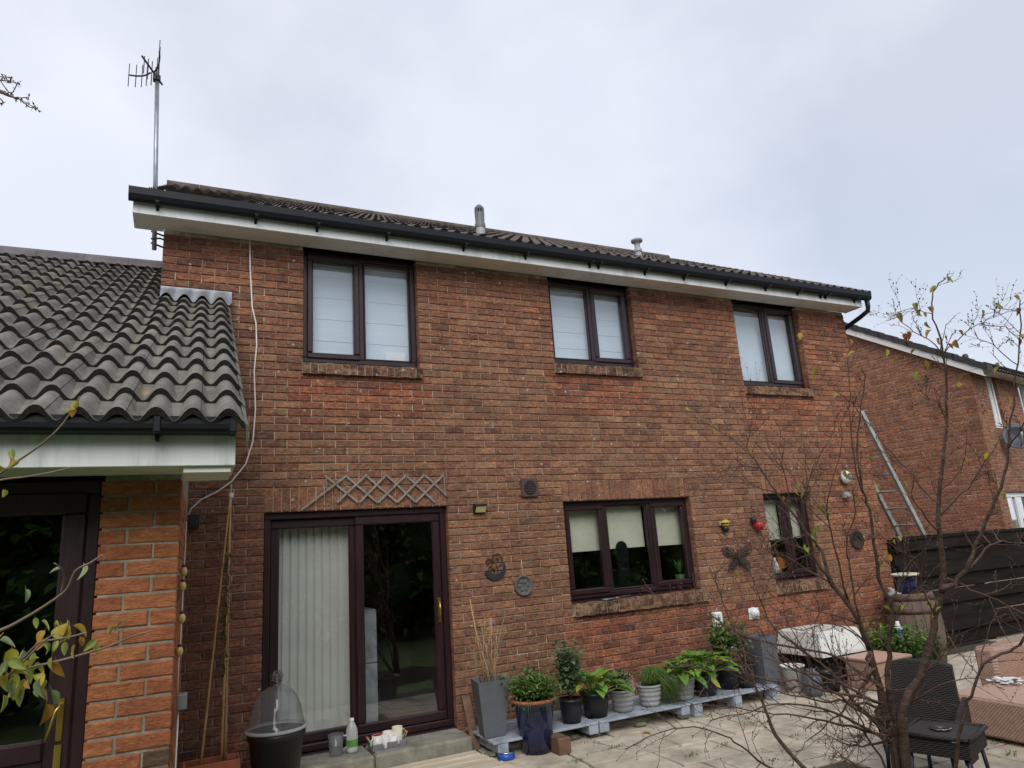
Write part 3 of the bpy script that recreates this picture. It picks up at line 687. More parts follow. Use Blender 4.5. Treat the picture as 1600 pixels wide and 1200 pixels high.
bands('pleated_blind', 'white banded blind behind the upstairs window above the kitchen window', 4.12, 5.24, 3.74, 4.66, .21, 9, 'blind_blue')
bands('roller_blind', 'plain white roller blind behind the upstairs window next to the downpipe', 7.0, 8.16, 3.6, 4.62, .21, 1, 'blind_blue')
bands('roller_blind', 'cream roller blind half down behind the left pane of the kitchen window', 4.09, 4.62, 1.55, 2.03, .21, 1, 'blind_cream')
bands('roller_blind', 'cream roller blind half down behind the middle pane of the kitchen window', 4.65, 5.22, 1.555, 2.03, .21, 1, 'blind_cream')
bands('roller_blind', 'cream roller blind half down behind the right pane of the kitchen window', 5.25, 5.77, 1.55, 2.03, .21, 1, 'blind_cream')
bands('roller_blind', 'cream roller blind in the left pane of the small narrow window', 7.04, 7.40, 1.52, 2.0, .21, 1, 'blind_cream')
bands('roller_blind', 'short cream roller blind in the right pane of the small narrow window', 7.43, 7.78, 1.52, 2.0, .21, 1, 'blind_cream')
m_ = MB(); m_.bbox(2.14, 2.36, .172, .192, 3.60, 3.74, .003); m_.bbox(2.17, 2.33, .168, .171, 3.62, 3.70, .001); one(m_, 'picture_card', 'white_plastic', 'small pale card standing behind the fixed pane over the patio door', 'card', (2.25, .18, 3.6))
vb = thing('vertical_blind', 'white vertical slat blind drawn behind the fixed patio door pane', 'blind', (1.4, .2, .08))
for i in range(11):
    x = 1.03+i*.073; M = Matrix.Translation((x, .28, 0)) @ Matrix.Rotation(R(16), 4, 'Z'); b = MB(); b.bbox(-.045, .045, -.001, .001, .09, 1.985, .0004, M); build(b, 'slat', 'blind_grey', vb, (x, .22, 1))
for i in range(5):
    x = 1.835+i*.012; M = Matrix.Translation((x, .28, 0)) @ Matrix.Rotation(R(78), 4, 'Z'); b = MB(); b.bbox(-.045, .045, -.001, .001, .09, 1.985, .0004, M); build(b, 'slat', 'blind_grey', vb, (x, .22, 1))
b = MB(); b.bbox(1.0, 2.65, .25, .30, 1.985, 2.03, .004); build(b, 'head_rail', 'white_plastic', vb)
# tall white cabinet inside
b = thing('cabinet', 'narrow grey cabinet standing inside behind the sliding door', 'cabinet', (2.1, .75, .03))
m_ = MB(); m_.bbox(1.93, 2.08, .55, 1.0, .032, 1.13, .01); build(m_, 'carcass', 'pvc_grey', b); m_ = MB(); m_.bbox(1.935, 2.075, .53, .549, .06, .62, .004); build(m_, 'door', 'pvc_grey', b); m_ = MB(); m_.bbox(1.935, 2.075, .53, .549, .63, 1.11, .004); build(m_, 'door', 'pvc_grey', b)
# kitchen sill things (inside)
sb = MB(); sb.bbox(4.06, 5.79, .158, .38, 1.06, 1.085, .005); build(sb, 'inner_sill', 'white_upvc', house)
sb = MB(); sb.bbox(7.0, 7.82, .158, .38, 1.045, 1.07, .005); build(sb, 'inner_sill', 'white_upvc', house)
def spray(px, zb, y, h, mat, label):
    p = GY(px, 900, y); t = thing('spray_bottle', label, 'bottle', (p.x, y, zb)); b = MB(); b.lathe([(.001, 0), (.04, .002), (.042, h*.5), (.03, h*.65), (.015, h*.75), (.014, h*.8)], (p.x, y, zb), 14); build(b, 'bottle', mat, t)
    b = MB(); b.bbox(p.x-.05, p.x+.02, y-.015, y+.015, zb+h*.8, zb+h, .004); b.bbox(p.x-.045, p.x-.03, y-.008, y+.008, zb+h*.62, zb+h*.82, .002); build(b, 'trigger', 'white_plastic', t)
spray(975, 1.0855, .25, .26, 'milky_plastic', 'pale spray bottle standing on the kitchen window sill inside')
m_ = MB(); c = GY(983, 870, .12); m_.lathe([(.001, 0), (.08, 0), (.085, .35), (.085, .46), (.07, .51), (.04, .54), (.001, .55)], (4.87, .182, 1.0855), 20, M=Matrix.Translation((0, .182, 0)) @ Matrix.Scale(.25, 4, (0, 1, 0)) @ Matrix.Translation((0, -.182, 0)))
one(m_, 'black_canister', 'black_matte', 'tall black domed canister on the kitchen window sill in front of the blind', 'canister', (4.87, .182, 1.0855))
def sill_thing(name, px, py, y, mb_fn, mat, label, cat): 
    p = GY(px, py, y); m_ = MB(); mb_fn(m_, p); one(m_, name, mat, label, cat, (p.x, y, 1.07))
sill_thing('cleaner_bottle', 1212, 890, .2, lambda m_, p: m_.lathe([(.001, 0), (.045, .001), (.048, .12), (.03, .17), (.018, .18), (.018, .22), (.001, .222)], (p.x, .2, 1.07), 14), 'white_plastic', 'white bottle standing inside on the sill of the small narrow window', 'bottle')
sill_thing('sponge_pad', 1208, 893, .15, lambda m_, p: m_.bbox(p.x-.06, p.x+.03, .165, .195, 1.07, 1.13, .01), 'blue_paint', 'blue pad on the sill inside the small narrow window', 'sponge')
sill_thing('orange_cloth', 1224, 872, .2, lambda m_, p: m_.prism([(p.x-.09, .2, 1.30), (p.x+.09, .2, 1.24), (p.x+.1, .2, 1.16), (p.x-.05, .2, 1.15), (p.x-.1, .2, 1.07)], (0, .05, 0)), 'orange_paint', 'orange cloth standing on the sill inside the small narrow window', 'cloth')
sill_thing('chrome_tray', 1225, 897, .18, lambda m_, p: m_.bbox(p.x-.07, p.x+.12, .22, .33, 1.07, 1.10, .008), 'metal_grey', 'flat grey metal tray on the sill inside the small narrow window', 'tray')
m_ = MB()
for i in range(26):
    a = rnd.random()*6.28; p = Vector((5.70, .23, 1.2)); d = Vector((math.cos(a)*.4, math.sin(a)*.2, .6+rnd.random())); m_.leaf(p, d, Z, .11+.09*rnd.random(), .035)
m_.lathe([(.001, -.115), (.05, -.114), (.06, 0), (.055, 0), (.001, -.005)], (5.70, .23, 1.2), 14)
one(m_, 'windowsill_plant', 'leaf_mid', 'small green plant on the sill behind the right kitchen pane', 'plant', (5.7, .23, 1.085))

# ------------------------------------------------------------------ neighbour's house
NX, NY = 15.63, 2.07
nb = thing('neighbour_house', 'second brick house beyond the dark fence with white window frames', 'house', (NX, NY, ZG)); nb.rotation_euler = (0, 0, R(11))
vz = lambda y: 4.95+(y-2.29)*.647
NG = Vector((NX, NY, 0)); NEGX = Vector((-1, 0, 0))
ncells = layout(5.2, 8, 100, [], lambda z: (0, 5.2) if z < 4.7 else ((max(0, (z-4.82)/.647+.13), 5.2) if z < 7.6 else None))
wall_bricks(nb, NG, Y, NEGX, ncells, 'brick_red', lambda c: (rnd.random()*.8+.1, .25+.3*rnd.random(), 0), 0)
NF = [(.8, 1.42, 3.5, 4.9), (2.75, 3.9, 3.5, 4.9), (.46, 1.9, -.3, 2.1), (2.9, 3.9, .9, 2.1)]
fc = [c for c in layout(5.4, 8, 63, NF)]
wall_bricks(nb, NG, X, HN, fc, 'brick_red', lambda c: (rnd.random()*.8+.1, .2*rnd.random(), 0), 0)
c_ = MB(); slab_with_holes(c_, NG, X, HN, 5.4, -.3, 4.75, NF, .008, .2); c_.v = [(max(v[0], NX+.012), v[1], v[2]) for v in c_.v]; build(c_, 'wall_core', 'mortar', nb)
c_ = MB(); c_.prism([(NX+.008, NY+.2, -.3), (NX+.008, NY+8, -.3), (NX+.008, NY+8, 4.6), (NX+.008, NY+4.2, vz(NY+4.2)-.1), (NX+.008, NY+.2, vz(NY+.2)-.12)], (.2, 0, 0)); c_.box(NX+.3, NX+5.4, 4.0, 4.1, -.3, 4.8); build(c_, 'gable_core', 'mortar', nb)
bb = MB(); bb.prism([(NX-.13, 1.78, vz(1.78)-.09), (NX-.13, 6.3, vz(6.3)-.09), (NX-.13, 6.3, vz(6.3)+.07), (NX-.13, 1.78, vz(1.78)+.07)], (.03, 0, 0)); build(bb, 'barge_board', 'soffit_white', nb)
bb = MB(); bb.prism([(NX-.10, 1.78, vz(1.78)-.085), (NX-.10, 6.3, vz(6.3)-.085), (NX-.10, 6.3, vz(6.3)-.06), (NX-.10, 1.78, vz(1.78)-.06)], (.1, 0, 0)); build(bb, 'verge_soffit', 'soffit_white', nb)
rf = MB(); rf.prism([(NX-.12, 1.70, vz(1.70)+.10), (NX-.12, 6.3, vz(6.3)+.10), (NX-.12, 10.8, vz(1.84)+.10), (NX-.12, 6.3, vz(6.3)+.02), (NX-.12, 1.70, vz(1.70)+.06)], (6.0, 0, 0)); nr = build(rf, 'roof', 'tile_brown', nb)
for i in range(14):
    y = 1.67+i*.29; v = MB(); v.prism([(NX-.155, y, vz(y)+.075), (NX-.155, y+.33, vz(y+.33)+.06), (NX-.155, y+.33, vz(y+.33)+.20), (NX-.155, y, vz(y)+.23)], (.3, 0, 0)); build(v, 'verge_tile', 'verge_dark', nr, (NX, y, vz(y)))
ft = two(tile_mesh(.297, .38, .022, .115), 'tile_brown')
for i in range(19):
    o = link('roof_tile', ft, 'tile_brown', nr, Vector((NX-.1+i*.3, 1.69, vz(1.69)+.11))-OFF[nb.name]); o.rotation_euler = (math.atan(.647), 0, 0)
s_ = MB(); s_.box(NX-.13, NX+5.9, 1.795, NY-.002, 4.705, 4.72); build(s_, 'soffit', 'soffit_white', nb)
s_ = MB(); s_.bbox(NX-.13, NX+5.9, 1.77, 1.794, 4.69, 4.81, .003); build(s_, 'fascia', 'white_upvc', nb)
s_ = MB(); s_.tube([(NX-.15, 1.718, 4.77), (NX+5.9, 1.718, 4.77)], .05, 10); ng = build(s_, 'gutter', 'gutter_black', nb)
s_ = MB(); s_.lathe([(.06, 0), (.06, .12), (.05, .16), (.001, .18)], (NX+.2, 2.15, vz(2.15)+.12), 12); build(s_, 'flue', 'metal_dark', nb)
for (a, b, p, q) in NF:
    if p < 0: p = -.05
    window(nb, NX+a+.004, NX+b-.004, p+(.02 if p > 0 else 0), min(q, 4.752)-.004, [(1, True)] if b-a < .6 else [(1, True), (1, True)], NY+.07, .06, True, 'white_upvc')
# satellite dish on the neighbour's wall
sd_ = thing('satellite_dish', "dark grey satellite dish on the neighbour's wall below the narrow white window", 'dish', (NX+1.04, NY+.0, 3.15))
dM = Matrix.Translation((NX+.98, NY-.10, 3.24)) @ Matrix.Rotation(R(-48), 4, 'Z') @ Matrix.Rotation(R(74), 4, 'X')
b = MB(); b.lathe([(.001, 0), (.12, .012), (.22, .045), (.29, .085), (.285, .09), (.21, .055), (.001, .012)], (0, 0, 0), 22, M=dM); build(b, 'reflector', 'metal_dark', sd_)
b = MB(); b.tube([(NX+.98, NY-.10, 3.24), (NX+1.02, NY-.03, 3.18), (NX+1.04, NY+.02, 3.15)], .022, 8); build(b, 'wall_bracket', 'metal_grey', sd_)
b = MB(); b.tube([dM @ Vector((0, -.25, .06)), dM @ Vector((0, -.1, .4))], .012, 6); b.lathe([(.001, 0), (.03, 0), (.03, .08), (.001, .08)], tuple(dM @ Vector((0, -.1, .36))), 10); build(b, 'feed_arm', 'pvc_grey', sd_)

# ladder leaning on the house's end wall behind the fence
ld = thing('ladder', 'aluminium ladder leaning on the end wall behind the dark fence', 'ladder', (10.77, .25, ZG))
def lp(y, z): return Vector((9.2+(3.246-z)*.4656+.01, y, z))
for y in (.05, .44):
    M = None; b = MB(); a0, a1 = lp(y, -.12), lp(y, 3.25 if y < .2 else 3.0); b.prism([a0+Vector((-.03, -.02, 0)), a0+Vector((.04, -.02, 0)), a0+Vector((.04, .02, 0)), a0+Vector((-.03, .02, 0))], a1-a0); build(b, 'rail', 'aluminium', ld)
for k in range(13):
    z = .08+k*.25
    if z < 3.0: b = MB(); b.tube([lp(.05, z), lp(.44, z)], .016, 8); build(b, 'rung', 'aluminium', ld)

# fence between the houses
fn = thing('garden_fence', 'dark brown stained fence of overlapping horizontal boards', 'fence', (9.2, -.05, ZG))
for x in (9.22, 11.05, 12.9, 14.7): b = MB(); b.bbox(x-.05, x+.05, -.03, .07, -.19, 1.36, .005); build(b, 'post', 'fence_dark', fn)
for i in range(8):
    z = ZG+.04+i*.187; y = -.10 if i % 2 else -.05
    for x0, x1 in ((9.17, 11.1), (11.105, 12.95), (12.955, 14.75)):
        b = MB(); b.bbox(x0, x1, y-.012, y+.012, z+rnd.uniform(-.01, .01), z+.195+rnd.uniform(-.012, .012), .004); build(b, 'board', 'fence_dark', fn)
b = MB(); b.bbox(9.17, 14.75, -.13, .0, 1.372, 1.40, .004); build(b, 'capping_rail', 'fence_dark', fn)

# ------------------------------------------------------------------ roof fittings
ae = thing('tv_aerial', 'tall grey mast with a log periodic television aerial on the gable', 'aerial', (-.15, .33, 4.66))
mt = GY(246, 106, .33); mb_ = GY(241, 390, .33)
b = MB(); b.tube([mb_, mt], .021, 10); build(b, 'mast', 'metal_grey', ae)
for dz in (.10, .22): 
    b = MB(); q = mb_.lerp(mt, dz/2); b.tube([q+Vector((-.03, -.02, 0)), q+Vector((.05, -.03, .01)), Vector((.0, .33, q.z+.01))], .009, 6); b.tube([q+Vector((-.03, .03, -.02)), Vector((.005, .36, q.z-.06))], .009, 6); build(b, 'bracket', 'metal_dark', ae)
A0 = mt+Vector((.06, 0, -.10)); bd_ = Vector((-.55, -.83, .06)).normalized()
b = MB(); b.tube([mt+(-bd_)*.09+Vector((0, 0, -.13)), mt+bd_*.24+Vector((0, 0, -.06))], .010, 8); build(b, 'boom', 'metal_dark', ae)
b = MB(); b.bbox(mt.x-.035, mt.x+.035, mt.y-.035, mt.y+.035, mt.z-.16, mt.z-.10, .006); build(b, 'clamp', 'metal_dark', ae)
side = bd_.cross(Z).normalized(); hub = mt+bd_*.07+Vector((0, 0, -.10))
for sgn in (1, -1):
    pts = [hub+side*sgn*(.02+.14*t)+bd_*(.13*t*t)+Vector((0, 0, .11*t*sgn*(-1)-.01)) for t in (0, .25, .5, .75, 1)]
    b = MB(); b.tube(pts, .009, 6); build(b, 'reflector_arm', 'metal_dark', ae)
    for p in pts[1:]: b = MB(); b.tube([p+Vector((0, 0, -.13)), p+Vector((0, 0, .13))], .0045, 5); build(b, 'element', 'metal_dark', ae)
for t, h in ((.08, .14), (.14, .12), (.20, .10)): 
    p = mt+bd_*t+Vector((0, 0, -.13)); b = MB(); b.tube([p+Vector((0, 0, -h)), p+Vector((0, 0, h))], .005, 5); build(b, 'element', 'metal_dark', ae)
def roofz(y): return 4.945+(y+.345)*PT
p = Vector((3.44, .42, roofz(.42)))
v1 = thing('roof_vent', 'tall grey vent pipe with a slatted cowl near the gutter', 'vent pipe', p)
b = MB(); b.lathe([(.058, -.1), (.058, .16)], p, 16); build(b, 'pipe', 'pvc_grey', v1); b = MB(); b.lathe([(.066, .12), (.066, .17), (.056, .19), (.06, .29), (.06, .32)], p, 16); build(b, 'collar', 'grey_box', v1)
b = MB()
for k in range(10): a = k*.628; b.bbox(p.x+.052*math.cos(a)-.007, p.x+.052*math.cos(a)+.007, p.y+.052*math.sin(a)-.007, p.y+.052*math.sin(a)+.007, p.z+.32, p.z+.39, .001)
b.lathe([(.056, .37), (.05, .40), (.03, .425), (.001, .43)], p, 16); build(b, 'cowl', 'grey_box', v1)
p = Vector((6.12, .83, roofz(.83)))
v2 = thing('roof_vent', 'short pale vent pipe with a flat mushroom cap on the roof', 'vent pipe', p)
b = MB(); b.lathe([(.05, -.1), (.05, .14)], p, 14); build(b, 'pipe', 'pvc_grey', v2); b = MB(); b.lathe([(.062, .11), (.062, .15), (.04, .16), (.045, .26), (.085, .27), (.085, .30), (.001, .33)], p, 14); build(b, 'cap', 'pvc_grey', v2)

# ------------------------------------------------------------------ cables and wall fittings
def W(px, py, y=-.01): return GY(px, py, y)
b = MB(); pts = [W(390, 362), W(391, 420), W(394, 480), W(400, 505), W(401, 540), W(397, 580), W(399, 640), W(395, 690), W(384, 725), W(362, 752), W(340, 768), W(315, 780), W(298, 795), W(291, 815)]
pts[0].y = -.02; b.tube([Vector((q.x, -.012, q.z)) for q in pts], .0075, 6); one(b, 'aerial_cable', 'white_cable', 'white cable hanging down the brick wall from the eaves', 'cable', pts[-1])
p = W(302, 815, -.03); b = MB(); b.bbox(p.x-.05, p.x+.052, -.055, -.002, p.z-.055, p.z+.06, .006); b.bbox(p.x-.03, p.x+.03, -.06, -.054, p.z-.03, p.z+.03, .003); one(b, 'junction_box', 'black_box', 'small square black box on the wall beside the white cable', 'box', p)
# trellis, folded lattice above the door
tr = thing('lattice_trellis', 'weathered expanding wooden lattice fixed above the patio door', 'trellis', (2.05, -.03, 2.1))
tops = [507, 553, 593, 630, 668, 693]; 
def strip(p0, p1, y, w=.0095):
    d = (p1-p0).normalized(); s = Vector((-d.z, 0, d.x))*w; b = MB(); b.prism([Vector((q.x, y, q.z)) for q in (p0-s, p1-s, p1+s, p0+s)], (0, -.008, 0)); build(b, 'lath', 'lattice_wood', tr, (p0+p1)/2)
for a, b_ in ((507, 559), (539, 589), (571, 620), (604, 649), (634, 679), (664, 697)): strip(W(a, 743), W(b_, 785 if b_ < 690 else 774), -.016)
strip(W(541, 743), W(470, 797), -.026)
for a, b_ in ((572, 526), (603, 561), (634, 590), (662, 620), (692, 648)): strip(W(a, 742), W(b_, 785), -.026)
strip(W(508, 744), W(510, 768), -.034, .004); strip(W(692, 742), W(694, 775), -.034, .004)
p = W(827, 762)
vc = thing('vent_cover', 'square brown extractor vent with round louvred centre', 'vent', p)
b = MB(); b.bbox(p.x-.098, p.x+.098, -.03, .002, p.z-.1, p.z+.1, .006); build(b, 'plate', 'vent_brown', vc)
b = MB(); b.lathe([(.001, 0), (.066, 0), (.074, .006), (.078, 0)], (0, 0, 0), 24, M=Matrix.Translation((p.x, -.0305, p.z)) @ Matrix.Rotation(R(90), 4, 'X')); build(b, 'grille_ring', 'black_box', vc)
for k in range(-3, 4):
    h = math.sqrt(.066**2-(k*.018)**2); b = MB(); b.bbox(p.x-h, p.x+h, -.040, -.0315, p.z+k*.018-.005, p.z+k*.018+.004, .002); build(b, 'louvre', 'vent_brown', vc)
p = W(748, 794)
sl = thing('solar_light', 'small solar wall light with a yellow lens beside the patio door', 'light', p)
b = MB(); b.prism([(p.x-.062, .0, p.z+.045), (p.x-.062, -.085, p.z+.03), (p.x-.062, -.085, p.z+.01), (p.x-.062, -.02, p.z-.055), (p.x-.062, 0, p.z-.055)], (.124, 0, 0)); build(b, 'housing', 'black_plastic', sl)
b = MB(); b.prism([(p.x-.055, -.086, p.z+.008), (p.x-.055, -.05, p.z-.045), (p.x-.055, -.045, p.z-.04), (p.x-.055, -.08, p.z+.012)], (.11, 0, 0)); build(b, 'lens', 'light_lens', sl)
b = MB(); b.prism([(p.x-.055, -.003, p.z+.0455), (p.x-.055, -.082, p.z+.0315), (p.x-.055, -.082, p.z+.0335), (p.x-.055, -.003, p.z+.0475)], (.11, 0, 0)); build(b, 'solar_panel', 'glaze_blue', sl)
# scrolled iron moon
p = W(773, 886); ms = thing('scroll_ornament', 'rusty scrolled iron crescent ornament hung on the brick wall', 'ornament', p)
b = MB(); n = 20; o_ = []; i_ = []
for k in range(n+1): a = R(200+k*175/n); o_.append((p.x+.12*math.cos(a), -.012, p.z-.01+.12*math.sin(a)))
for k in range(n+1): a = R(200+k*175/n); i_.append((p.x+.01+.088*math.cos(a), -.012, p.z+.015+.088*math.sin(a)))
b.prism(o_+i_[::-1], (0, -.01, 0)); build(b, 'crescent', 'metal_dark', ms)
def spiral(cx, cz, r0, turns, st, dirn=1):
    b = MB(); b.tube([(cx+r0*(1-t/32)*math.cos(st+dirn*t/32*turns*6.28), -.016, cz+r0*(1-t/32)*math.sin(st+dirn*t/32*turns*6.28)) for t in range(30)], .006, 5); build(b, 'scroll', 'rust_dark', ms)
spiral(p.x+.02, p.z+.075, .075, 1.7, -1.2); spiral(p.x-.02, p.z-.04, .06, 1.6, 1.0, -1); spiral(p.x-.07, p.z+.05, .05, 1.5, -1.57)
p = W(818, 915); pl = thing('round_plaque', 'round grey embossed slate plaque hanging on a thin wire', 'plaque', p)
Mx = Matrix.Translation((p.x, -.004, p.z)) @ Matrix.Rotation(R(90), 4, 'X'); b = MB(); b.lathe([(.001, .012), (.085, .014), (.09, .024), (.1, .024), (.104, .012), (.104, 0)], (0, 0, 0), 28, M=Mx); build(b, 'disc', 'slate_plaque', pl)
for k in range(6): 
    a = k*1.047; b = MB(); b.lathe([(.001, .02), (.02, .018), (.024, .012)], (.045*math.cos(a), .045*math.sin(a), 0), 10, M=Mx); build(b, 'boss', 'slate_plaque', pl)
b = MB(); b.tube([(p.x, -.008, p.z+.1), (p.x-.003, -.006, p.z+.26)], .003, 5); build(b, 'wire', 'white_cable', pl)
p = W(1129, 822); t = thing('bee_ornament', 'yellow and black bee ornament fixed to the bricks', 'ornament', p)
Sx = Matrix.Translation((p.x, -.05, p.z)); ell = lambda m_, r1, r2, c, n=14: m_.lathe([(r1*math.sin(math.pi*k/8)+.0005, -r2*math.cos(math.pi*k/8)) for k in range(9)], c, n)
b = MB(); ell(b, .058, .045, (p.x+.01, -.055, p.z+.03)); build(b, 'body', 'yellow_paint', t); b = MB(); b.lathe([(.0585, -.008), (.0605, 0), (.0585, .008)], (p.x+.01, -.055, p.z+.03), 16); build(b, 'stripe', 'black_plastic', t)
b = MB(); ell(b, .045, .045, (p.x+.01, -.045, p.z-.035)); build(b, 'head', 'black_plastic', t); b = MB(); b.leaf(Vector((p.x-.03, -.04, p.z+.02)), Vector((-1, -.3, .5)), Y, .08, .05); build(b, 'wing', 'milky_plastic', t)
p = W(1180, 820); t = thing('ladybird_ornament', 'red ladybird ornament fixed to the bricks beside the bee', 'ornament', p)
b = MB(); ell(b, .068, .062, (p.x+.01, -.055, p.z-.01)); build(b, 'body', 'red_paint', t); b = MB(); ell(b, .04, .04, (p.x-.05, -.045, p.z+.06)); build(b, 'head', 'black_plastic', t)
for dx, dz in ((.03, .02), (-.02, -.02), (.02, -.045)): b = MB(); b.lathe([(.001, .003), (.012, .001), (.014, -.006)], (0, 0, 0), 8, M=Matrix.Translation((p.x+.01+dx, -.055-.066*math.sqrt(max(.05, 1-(dx/.068)**2-(dz/.062)**2)), p.z-.01+dz)) @ Matrix.Rotation(R(90), 4, 'X')); build(b, 'spot', 'black_plastic', t)
p = W(1153, 872); t = thing('butterfly_ornament', 'large dark wire butterfly on the wall below the bee', 'ornament', p)
b = MB(); b.tube([(p.x, -.03, p.z-.1), (p.x, -.035, p.z), (p.x, -.03, p.z+.09)], [.008, .018, .012], 8); build(b, 'body', 'rust_dark', t)
for sgn in (1, -1):
    for up_, w_, h_ in ((1, .24, .15), (-1, .18, .16)):
        o_ = [Vector((p.x+sgn*w_*u, -.02, p.z+up_*h_*v)) for u, v in ((0, .05), (.3, .7), (.75, 1), (1, .85), (.9, .4), (.5, .08))]
        b = MB(); b.tube(o_+[o_[0]], .006, 5, False)
        for k in range(40):
            u, v = rnd.random(), rnd.random(); q = o_[0].lerp(o_[2].lerp(o_[4], u), .2+.75*v); b.lathe([(.001, 0), (.010, 0), (.012, .004), (.001, .005)], (0, 0, 0), 5, M=Matrix.Translation(q) @ Matrix.Rotation(R(90), 4, 'X'))
        for k in range(5): b.tube([o_[0], o_[1+k % 5]], .004, 4)
        build(b, 'wing', 'rust_dark', t)
p = W(1339, 843); b = MB(); b.lathe([(.001, .012), (.10, .014), (.11, .022), (.125, .02), (.13, 0)], (0, 0, 0), 24, M=Matrix.Translation((p.x, -.004, p.z)) @ Matrix.Rotation(R(90), 4, 'X')); b.tube([(p.x-.08, -.02, p.z), (p.x, -.024, p.z+.06), (p.x+.08, -.02, p.z-.02)], .008, 5)
one(b, 'iron_plaque', 'rust_dark', 'round black iron plaque on the wall near the house corner', 'plaque', p)
p = W(1317, 746); t = thing('wall_lamp', 'white round security light high on the wall near the corner', 'light', p)
b = MB(); b.lathe([(.001, .09), (.05, .085), (.085, .05), (.09, .02), (.06, 0)], (0, 0, 0), 18, M=Matrix.Translation((p.x, -.03, p.z)) @ Matrix.Rotation(R(90), 4, 'X')); b.tube([(p.x, -.03, p.z), (p.x, 0, p.z)], .03, 10); build(b, 'shade', 'white_plastic', t); b = MB(); b.lathe([(.001, .098), (.04, .092), (.05, .086)], (0, 0, 0), 14, M=Matrix.Translation((p.x, -.03, p.z)) @ Matrix.Rotation(R(90), 4, 'X')); build(b, 'lens', 'metal_grey', t)
p = W(1319, 773); b = MB(); b.bbox(p.x-.05, p.x+.05, -.07, 0, p.z-.05, p.z+.03, .012); ell(b, .035, .03, (p.x, -.075, p.z-.02)); one(b, 'motion_sensor', 'pot_grey', 'pale grey motion sensor below the round security light', 'sensor', p)
p = W(1119, 968); t = thing('outdoor_socket', 'white outdoor socket box below the right end of the kitchen window', 'socket', p)
b = MB(); b.bbox(p.x-.06, p.x+.06, -.06, 0, p.z-.085, p.z+.085, .01); build(b, 'case', 'white_plastic', t); b = MB(); b.bbox(p.x-.05, p.x+.05, -.072, -.059, p.z-.04, p.z+.075, .006); build(b, 'flap', 'white_plastic', t)
p = W(1178, 958); t = thing('outdoor_tap_cover', 'white domed tap cover on the wall right of the outdoor socket', 'cover', p)
b = MB(); b.lathe([(.001, .07), (.04, .064), (.065, .035), (.07, 0)], (0, 0, 0), 14, M=Matrix.Translation((p.x, 0, p.z)) @ Matrix.Rotation(R(90), 4, 'X')); build(b, 'dome', 'white_plastic', t); b = MB(); b.bbox(p.x-.08, p.x+.08, -.012, 0, p.z-.07, p.z+.06, .004); build(b, 'back_plate', 'white_plastic', t)
# festoon lights on the pier return, conduit and box
fs = thing('festoon_lights', 'string of amber festoon bulbs with black holders hanging beside the pier', 'string lights', (.27, -2.62, .9))
wp_ = [GY(px, py, -2.58) for px, py in ((291, 815), (289, 860), (287, 900), (284, 960), (282, 1000), (279, 1040), (277, 1095))]
b = MB(); b.tube(wp_, .003, 5); build(b, 'flex', 'white_cable', fs)
for px, py in ((287, 893), (285, 916), (284, 966), (280, 1018)):
    p = GY(px, py, -2.58); b = MB(); ell(b, .018, .025, p, 10); build(b, 'bulb', 'bulb_amber', fs); b = MB(); b.lathe([(.008, .012), (.010, .03), (.006, .036), (.001, .036)], p, 8); build(b, 'holder', 'black_plastic', fs)
p = GY(280, 1096, -2.6); t = thing('switch_box', 'grey weatherproof switch box on the side of the pier', 'box', p)
b = MB(); b.bbox(p.x-.012, p.x+.035, -2.64, -2.56, p.z-.036, p.z+.036, .004); build(b, 'case', 'grey_box', t); b = MB(); b.tube([p+Vector((-.002, 0, -.03)), p+Vector((-.008, 0, -.6)), p+Vector((-.01, 0, -1.16))], .004, 6); build(b, 'conduit', 'white_cable', t)

# ------------------------------------------------------------------ door step, boards, things on the step
st = thing('door_step', 'low concrete block step below the patio door', 'step', (1.8, -.2, ZG))
b = MB(); b.bbox(.98, 1.803, -.40, .06, -.19, .025, .02); build(b, 'step_block', 'concrete', st); b = MB(); b.bbox(1.812, 2.69, -.405, .06, -.19, .028, .02); build(b, 'step_block', 'concrete', st)
dk = thing('timber_platform', 'pale cream timber boards laid on the patio in front of the step', 'boards', (1.9, -.8, ZG))
for i in range(7):
    y1 = -.415-i*.146; b = MB(); b.bbox(.75, 2.70+.02*i+rnd.uniform(-.006, .006), y1-.14, y1, -.118, -.083+rnd.uniform(-.002, .002), .005); build(b, 'plank', 'plank_cream', dk)
ST = .026
def on_step(px, py, z=.027): return GZ(px, py, z)
# measuring jug
p = on_step(525, 1180); t = thing('measuring_jug', 'clear plastic measuring jug on the concrete step', 'jug', p)
b = MB(); b.lathe([(.001, .002), (.052, .003), (.064, .165), (.066, .165), (.055, .0)], p, 22); build(b, 'body', 'clear_plastic', t)
b = MB(); b.tube([p+Vector((.06, -.01, .145)), p+Vector((.10, -.015, .14)), p+Vector((.10, -.015, .06)), p+Vector((.058, -.01, .035))], .008, 6); build(b, 'handle', 'milky_plastic', t)
